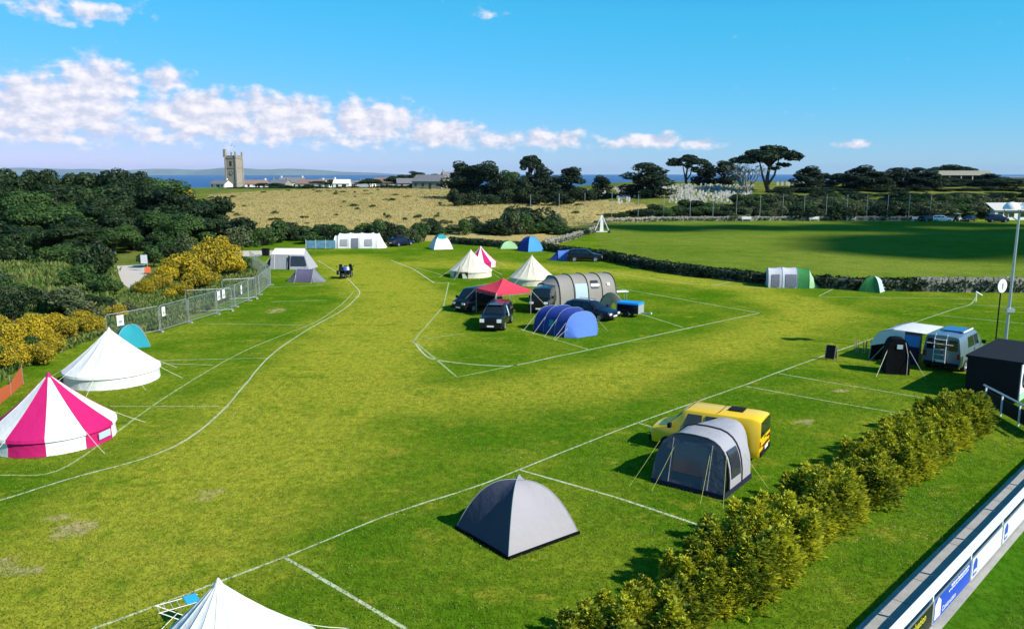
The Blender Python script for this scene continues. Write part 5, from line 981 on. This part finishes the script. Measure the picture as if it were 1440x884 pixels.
# trailer
g = P(889, 446); t = thing('box_trailer', 'small box trailer with bright blue cover and grey tailboard', 'trailer', (g.x - .1, g.y + .5, 0), R(-32)); MB().box((0, 0, .72), (1.9, 1.2, .75)).build('body', M_NAVYP, t); MB().box((.965, 0, .7), (.03, 1.18, .72)).build('tailboard', M_GREYP, t)
MB().box((0, 0, 1.16), (1.98, 1.28, .14), taper=(.97, .95)).build('cover', mat('cover_blue', (.005, .25, .75), .5), t); MB().tube([(.95, 0, .38), (1.8, 0, .4)], .05, 5).build('drawbar', M_GALV, t); MB().box((1.85, 0, .42), (.15, .15, .12)).build('hitch', M_WHITE, t)
for s in (-1, 1): MB().lathe([(.02, -.07), (.27, -.07), (.29, 0), (.27, .07), (.02, .07)], (-.1, s * .66, .29), 16, 'y').build('wheel', M_RUB, t); MB().box((-.1, s * .66, .62), (.7, .18, .03)).build('mudguard', M_PLAST, t)
# motorcycles
def motorbike(px, py, lab, rz, bag):
    g = P(px, py); t = thing('touring_motorcycle', lab, 'motorcycle', (g.x, g.y, 0), rz)
    for x in (-.75, .75):
        w = MB().lathe([(.2, -.05), (.3, -.07), (.33, 0), (.3, .07), (.2, .05)], (x, 0, .33), 18, 'y').build('wheel', M_RUB, t, smooth=40); MB().lathe([(.02, -.03), (.21, -.02), (.21, .02), (.02, .03)], (x, 0, .33), 14, 'y').build('rim', M_RIM, w)
    MB().box((.05, 0, .55), (.75, .38, .5), taper=(.8, .7)).build('engine', M_PLAST, t); MB().box((.22, 0, .95), (.6, .36, .3), taper=(.75, .6)).build('fuel_tank', M_BLACKP, t); MB().box((-.35, 0, .88), (.8, .32, .14), taper=(.95, .8)).build('seat', M_PLAST, t)
    MB().box((.62, 0, 1.0), (.34, .5, .5), taper=(.5, .7)).build('fairing', M_BLACKP, t); MB().grid([[(.7, -.2, 1.2), (.7, .2, 1.2)], [(.5, -.16, 1.55), (.5, .16, 1.55)]]).build('windshield', M_CLEAR, t); MB().box((.8, 0, 1.0), (.06, .2, .16)).build('headlight', M_LAMP, t)
    for s in (-1, 1): MB().box((-.7, s * .42, .72), (.55, .26, .42)).build('pannier', M_PLAST, t); MB().tube([(.72, s * .09, .33), (.5, s * .1, 1.1)], .03, 5).build('fork', M_RIM, t); MB().tube([(.45, s * .08, 1.15), (.35, s * .42, 1.18)], .02, 5).build('handlebar', M_PLAST, t); MB().box((.42, s * .46, 1.32), (.04, .16, .1)).build('mirror', M_PLAST, t); MB().tube([(.0, s * .2, .4), (-.9, s * .25, .42)], [.05, .06], 6).build('exhaust', M_RIM, t)
    MB().box((-.85, 0, 1.15), (.42, .48, .4), taper=(.9, .9)).build('top_box', bag, t)
    if bag is not M_PLAST: MB().box((-.4, 0, 1.12), (.45, .5, .34), taper=(.8, .8)).build('luggage_roll', F_WHITE, t)
motorbike(480, 391, 'black touring motorcycle with plain dark top box on the white curve line', R(105), M_PLAST); motorbike(490, 390.5, 'black motorcycle loaded with blue and white luggage on the white curve line', R(75), F_LBLUE)

# ------------------------------------------------------------------ steel mesh fence
FP = [P(*q) for q in ((151, 482), (226, 466.5), (266, 454), (305, 442), (331, 431.5), (350, 423), (365, 414.5), (381, 401))]
def fence_panel(a, b, lab, grp, mesh=True):
    d = b - a; L = d.length - .08; t = thing('fence_panel', lab, 'fence panel', (a.x, a.y, 0), math.atan2(d.y, d.x), grp); fr = MB(); h = 2.0
    fr.tube([(.04, 0, .12), (.04, 0, h - .1), (.14, 0, h), (L - .1, 0, h), (L, 0, h - .1), (L, 0, .12)], .026, 6)
    fr.tube([(.04, 0, .16), (L, 0, .16)], .022, 6); fr.build('frame', M_GALV, t); w = MB(); x = .16
    while x < L - .05: w.tube([(x, 0, .16), (x, 0, h)], .0035, 3, False); x += .11
    for z in (.45, .8, 1.15, 1.5, 1.8): w.tube([(.04, 0, z), (L, 0, z)], .0035, 3, False)
    w.build('wire_mesh', M_GALV, t); MB().box((L + .03, 0, .065), (.22, .65, .13), taper=(.9, .9)).build('foot', M_STONE2, t); MB().box((L + .02, 0, 1.3), (.12, .08, .07)).build('clamp', M_GALV, t)
for k in range(7): fence_panel(FP[k], FP[k + 1], 'galvanised wire mesh fence panel along the edge of the camping grass', 'mesh fence panels')
for a, b in (((262, 441), (328, 437)), ((313, 423), (362, 420)), ((381, 401), (352, 375))): fence_panel(P(*a), P(*b), 'galvanised wire mesh fence panel set back in the weeds behind the fence line', 'set back fence panels')
M_NOTICE = mat('notice_white', (.8, .8, .8), .6)
def notice(k, f, z, lab, w=.55, h=.75):
    a, b = FP[k], FP[k + 1]; p = a.lerp(b, f); t = thing('notice', lab, 'sign', (p.x, p.y, 0), math.atan2(b.y - a.y, b.x - a.x)); MB().box((0, -.05, z), (w, .015, h)).build('board', M_NOTICE, t); MB().box((0, -.061, z - .1), (w * .6, .008, h * .3)).build('print', M_GREYP, t)
notice(0, .25, 1.45, 'white notice on the fence panel nearest the white bell tent'); notice(1, .12, 1.5, 'narrow white notice at the second fence joint', .4, .7); notice(3, .12, 1.55, 'first of two white notices hung side by side on the fence'); notice(3, .38, 1.55, 'second of two white notices hung side by side on the fence'); notice(4, .45, 1.35, 'slim white notice near the far end of the fence', .3, .8)
t = thing('orange_netting', 'sagging orange safety netting beside the pink striped tent', 'netting', tuple(P(33, 540)), 0); a = P(33, 540); pts = [P(33, 540), P(16, 556), P(-4, 572), P(-40, 590)]
rows = [[tuple(p - a + Vector((.0, .0, z * k + .03))) for p, k in zip(pts, (1.0, .62, .8, .9))] for z in (0, .35, .7, 1.05)]; MB().grid(rows).build('net', F_ORANGE, t)
for p in pts[:3]: q = p - a; MB().tube([(q.x, q.y, 0), (q.x, q.y, 1.15)], .02, 5).build('stake', M_BARK2, t)
g = P(204, 381); t = thing('path_sign', 'white notice board on a post beside the gravel path', 'sign', (g.x, g.y, 0), R(-8)); MB().tube([(.35, 0, 0), (.35, 0, 2.0)], .05, 6).build('post', M_BARK2, t); MB().box((0, -.06, 1.45), (.85, .04, 1.05)).build('board', M_NOTICE, t)
g = P(208, 385); t = thing('barrier_block', 'orange plastic barrier block at the foot of the path sign', 'barrier', (g.x, g.y, 0), .5); MB().box((0, 0, .42), (.75, .3, .85), taper=(.8, .4)).build('body', F_ORANGE, t); MB().box((0, 0, .06), (.8, .5, .12)).build('foot', M_PLAST, t)
for px, lab in ((372, 'black wheeled bin on the pale path, left of its twin'), (376, 'black wheeled bin on the pale path, closest to the cabin tent')): g = P(px, 359.5); t = thing('wheeled_bin', lab, 'bin', (g.x, g.y, 0)); MB().box((0, 0, .5), (.5, .6, .95), taper=(1.15, 1.15)).build('body', M_PLAST, t); MB().box((0, 0, 1.02), (.62, .74, .08)).build('lid', M_PLAST, t)

# ------------------------------------------------------------------ pitch barrier with advertising boards
BA = math.atan2(BD.y, BD.x); bx = lambda s, n, z: (BAR0.x + BD.x * s + BN.x * n, BAR0.y + BD.y * s + BN.y * n, z)
bar = thing('pitch_barrier', 'white pitch side barrier with wide top rail and advertising boards', 'barrier', (BAR0.x, BAR0.y, 0), BA); M_WPL = mat('white_plastic', (.82, .83, .84), .4, vary=.03); M_BLUEB = mat('blue_board', (.015, .07, .48), .45, vary=.1); M_BLACKB = mat('black_board', (.012, .014, .010), .4); M_WBOARD = mat('white_board', (.66, .69, .74), .45, vary=.04); M_YTXT = mat('yellow_print', (.75, .68, .04), .6); M_WTXT = mat('white_print', (.8, .8, .8), .6); M_LOGOB = mat('logo_blue', (.02, .07, .42), .5)
SP = 3.32
MB().box((10.5, 0, 1.12), (40, .2, .1), taper=(1, .9)).build('top_rail', M_WPL, bar, smooth=None); MB().tube([(-9.5, .02, .62), (30.5, .02, .62)], .02, 6).build('mid_rail', M_GALV, bar)
for k in range(-2, 10):
    MB().box((k * SP, 0, .54), (.08, .08, 1.06)).build('post', M_WPL, bar)
    if k > 7: continue
    m = M_BLACKB if k == -1 else M_BLUEB if k == 0 else M_WBOARD; c = (k + .5) * SP; bd = MB().box((c, -.055, .46), (SP - .14, .02, .68)).build('advert_board', m, bar)
    fr = MB()
    for z in (.11, .81): fr.box((c, -.055, z), (SP - .1, .03, .03))
    for s in (-1, 1): fr.box((c + s * (SP / 2 - .06), -.055, .46), (.03, .03, .68))
    fr.build('board_frame', M_GALV, bar); MB().tube([(k * SP + .15, .06, 1.07), (k * SP + .15, -.02, .95)], .012, 4).build('bracket', M_GALV, bar)
TM = lambda x, z: Matrix.Translation((x, -.068, z)) @ Matrix.Rotation(R(90), 4, 'X')
textmesh('FREE valuation', .30, 'lettering', M_YTXT, bar, TM(-SP + .95, .52)); textmesh('co.uk', .26, 'lettering', M_YTXT, bar, TM(-SP + 2.0, .17))
def strokes(x0, x1, z, h, m):
    mb = MB(); x = x0; rnd = random.Random(int(x0 * 100))
    while x < x1:
        w = rnd.uniform(.03, .07); mb.box((x + w / 2, -.068, z + rnd.uniform(-.2, .2) * h), (w, .006, h * rnd.uniform(.6, 1))); x += w + .025
    mb.build('lettering', m, bar)
strokes(-SP + 1.35, -SP + 2.0, .40, .15, M_WTXT); strokes(1.45, 3.0, .70, .08, M_WTXT); strokes(1.25, 3.0, .60, .05, M_WTXT); textmesh('Construction', .22, 'lettering', M_WTXT, bar, TM(.75, .2))
def houselogo(x, m, w=.4, h=.56): MB().face((x, -.069, .18), (x + w, -.069, .18), (x + w, -.069, .18 + h * .72), (x + w / 2, -.069, .18 + h), (x, -.069, .18 + h * .72)).build('house_logo', m, bar)
houselogo(.14, M_WTXT, .48, .6); houselogo(SP + .2, M_LOGOB); houselogo(2 * SP + .25, M_LOGOB); MB().face((SP + .26, -.071, .26), (SP + .56, -.071, .26), (SP + .56, -.071, .36), (SP + .26, -.071, .36)).build('logo_band', M_WTXT, bar); MB().face((2 * SP + .31, -.071, .26), (2 * SP + .61, -.071, .26), (2 * SP + .61, -.071, .36), (2 * SP + .31, -.071, .36)).build('logo_band', M_WTXT, bar)
a, b = P(1384, 541, 1.1), P(1475, 588, 1.1); d = b - a; t = thing('end_barrier', 'short return of white barrier with boards coloured dark for shade beside the black trailer', 'barrier', (a.x, a.y, 0), math.atan2(d.y, d.x)); MB().tube([(0, 0, 1.1), (d.length, 0, 1.1)], .055, 8).build('top_rail', M_GALV, t); MB().box((d.length / 2, .05, .52), (d.length, .03, .72)).build('board', M_PLAST, t)  # board is coloured black to stand for the shade on it
for k in range(4): MB().box((.25 + k * d.length / 3.6, 0, .55), (.07, .07, 1.1)).build('post', M_WPL, t)
# black trailer bar
D1, D2 = Vector((.7, .714, 0)), Vector((.714, -.7, 0)); c0 = Vector((24.45, 42.9, 0)); cc = c0 + D1 * 3 + D2 * 1.3; t = thing('bar_trailer', 'black box trailer with white sign side and round logo behind the golden hedge', 'trailer', (cc.x, cc.y, 0), math.atan2(D1.y, D1.x)); M_BLKR = mat('black_roof', (.014, .014, .018), .75, vary=.15, spec=.15)
MB().box((0, .02, 1.2), (6, 2.5, 2.0)).build('body', M_PLAST, t); MB().box((0, 0, 2.26), (6.15, 2.7, .12)).build('roof', M_BLKR, t); MB().box((0, -1.29, 1.22), (5.9, .05, 1.85)).build('sign_panel', M_WPL, t); MB().box((0, -1.3, .42), (5.85, .06, .4)).build('green_band', mat('pale_green', (.35, .6, .4), .6, vary=.3), t)
lg = MB().lathe([(.02, -.01), (.52, -.01), (.52, .01)], (-2.2, -1.33, 1.35), 24, 'y').build('logo_disc', M_PLAST, t); textmesh('b', .95, 'logo_letter', M_WPL, t, Matrix.Translation((-2.47, -1.345, 1.03)) @ Matrix.Rotation(R(90), 4, 'X'))
for x in (-.5, .5):
    for s in (-1, 1): MB().lathe([(.02, -.08), (.3, -.08), (.33, 0), (.3, .08), (.02, .08)], (x, s * 1.1, .33), 14, 'y').build('wheel', M_RUB, t)
# awning on the silver van
vx = Vector((.69, .72, 0)); vn = Vector((-.72, .69, 0)); cc = Vector((27.9, 50.4, 0)) + vn * 2.45 - vx * .4
t = thing('van_awning', 'white roofed awning with blue inner wall joined to the silver van', 'awning', (cc.x, cc.y, 0), math.atan2(vx.y, vx.x)); rows = [[(x, y, z) for y, z in ((2.0, .02), (1.9, 1.2), (1.45, 1.85), (.6, 2.12), (-1.35, 2.1))] for x in (-1.7, -.6, .6, 1.7)]; MB().grid(rows).build('roof', F_WHITE, t, smooth=40)
MB().face((-1.73, 1.95, .9), (-1.73, 1.9, 1.2), (-1.73, 1.45, 1.85), (-1.73, .6, 2.12), (-1.73, -.1, 2.1), (-1.73, -.1, 1.5)).build('gable_panel', F_WHITE, t)
for s in (-1.7, 1.7): MB().face((s, 2.0, .02), (s, 1.9, 1.2), (s, 1.45, 1.85), (s, .6, 2.12), (s, -.1, 2.1), (s, -.1, .02)).build('side_wall', F_BLACK if s < 0 else F_MGREY, t)
MB().box((-1.72, -.55, 1.55), (.03, .9, .7)).build('blue_curtain', F_SKY, t); MB().box((-1.7, -.55, .6), (.03, .9, 1.15)).build('lower_wall', F_NAVY, t)
for x in (-1.7, 1.7): MB().tube([(x, 2.0, 0), (x, 1.9, 1.2), (x, 1.45, 1.87), (x, .6, 2.15)], .03, 5).build('pole', M_GREYP, t)
# A-board, stakes, sign, lamp post, tap
g = P(1168, 506); t = thing('chalk_board', 'black wooden A-frame chalk board standing on the grass', 'sign', (g.x, g.y, 0), R(-38))
for s in (-1, 1):
    M = Matrix.Rotation(s * .24, 3, 'X'); MB().box((0, s * .16, .55), (.56, .02, .85), M).build('panel', M_PLAST, t)
    for x in (-.3, .3): MB().box((x, s * .165, .5), (.05, .04, 1.03), M).build('leg', mat('raw_timber', (.36, .27, .16), .8, vary=.2), t)
g = P(1213, 497); M_TIM = MATS['raw_timber']
for k in range(7):
    o = MB().box((0, 0, .5), (.05, .05, 1.02), taper=(.8, .8)).build('wooden_stake', mat('fresh_timber', (.55, .40, .08), .8) if k == 4 else M_TIM, None, loc=(g.x - .55 + k * .18, g.y + .12 * (k % 3), -.03)); o.rotation_euler = (RT.uniform(-.06, .06), RT.uniform(-.08, .1), 0)
    tag(o, 'bright yellow wooden stake standing among brown ones beside the black toilet tent' if k == 4 else 'thin brown wooden stake in the cluster beside the black toilet tent', 'stake', None if k == 4 else 'brown stakes')
g = P(1411, 505); t = thing('floodlight_post', 'tall grey floodlight post with two round white lamp heads', 'lamp post', (g.x, g.y, 0)); H = ztop(299, g.y); MB().tube([(0, 0, 0), (.02, 0, H * .5), (.04, 0, H)], [.11, .09, .07], 10).build('pole', M_GALV, t); MB().tube([(-.9, 0, H), (.85, 0, H)], .05, 6).build('cross_arm', M_GALV, t); MB().tube([(-.8, 0, H), (.04, 0, H - .55)], .03, 5).build('brace', M_GALV, t); MB().box((.05, -.05, 5.4 * .6), (.5, .3, .25)).build('junction_box', M_GALV, t)
for x in (-.55, .45): l = MB().lathe([(.05, .32), (.3, .26), (.47, .05), (.5, -.12), (.44, -.12)], (x, -.1, H + .35), 16).build('lamp_head', M_WPL, t, smooth=50); MB().lathe([(.02, -.1), (.45, -.1)], (x, -.1, H + .35), 16).build('lens', M_LAMP, l); MB().tube([(x - .5, -.1, H + .3), (x - .4, -.1, H + .02), (x + .4, -.1, H + .02), (x + .5, -.1, H + .3)], .025, 4).build('yoke', M_HOOP, l)
g = P(1400, 480); t = thing('round_sign', 'round white sign on a thin dark pole beside the floodlight post', 'sign', (g.x, g.y, 0), R(25)); z = ztop(402, g.y); MB().tube([(0, 0, 0), (0, 0, z - .3)], .05, 6).build('pole', M_PLAST, t); MB().lathe([(.01, -.03), (.47, -.03), (.5, 0), (.47, .03), (.01, .03)], (0, -.07, z), 22, 'y').build('disc', M_WPL, t); MB().box((0, -.115, z), (.16, .012, .42)).build('symbol', M_GREYP, t)
g = P(1372, 424); t = thing('water_tap', 'small white standpipe with angled arm at the end of the painted line', 'standpipe', (g.x, g.y, 0)); MB().tube([(0, 0, 0), (0, 0, .95)], .06, 6).build('post', M_WHITE, t); MB().tube([(-.05, 0, .95), (.5, -.1, .6)], .06, 6).build('arm', M_WHITE, t)
# clothes airer
g = P(232, 900); t = thing('clothes_airer', 'folding metal clothes airer with a blue towel beside the white bell tent', 'airer', (g.x + .2, g.y + .5, 0), R(35)); t.scale = (.72, .72, .8)
for s in (-1, 1): MB().tube([(-.7, s * .3, 0), (.7, s * .3, .95)], .014, 5).tube([(.7, s * .3, 0), (-.7, s * .3, .95)], .014, 5).build('leg', M_WHITE, t)
for k in range(7): MB().tube([(-.7 + k * .233, -.3, .95), (-.7 + k * .233, .3, .95)], .009, 4).build('bar', M_WHITE, t)
for s in (-1, 1): MB().tube([(-.75, s * .3, .95), (.75, s * .3, .95)], .012, 5).build('rail', M_WHITE, t)
o = MB().box((0, 0, 0), (.45, .66, .02)).box((.23, 0, -.14), (.015, .66, .3)).build('towel', mat('blue_towel', (.02, .38, .62), .9, bump=.5, bscale=12), None, loc=(g.x + .47, g.y + .69, .79)); o.scale = (.72, .72, .8); o.rotation_euler = (0, 0, R(35)); tag(o, 'bright blue towel hung over the clothes airer', 'towel')
# haze
tag(MB().box((0, 11500, 30), (46000, 27000, 230)).build('haze', None), kind='stuff')
hz = bpy.data.objects['haze']; m = bpy.data.materials.new('haze_air'); m.use_nodes = True; m.node_tree.nodes.clear(); ou = m.node_tree.nodes.new('ShaderNodeOutputMaterial'); pv = m.node_tree.nodes.new('ShaderNodeVolumePrincipled'); pv.inputs['Color'].default_value = (.5, .68, 1, 1); pv.inputs['Density'].default_value = 2.2e-5; m.node_tree.links.new(pv.outputs[0], ou.inputs['Volume']); hz.data.materials.clear(); hz.data.materials.append(m)
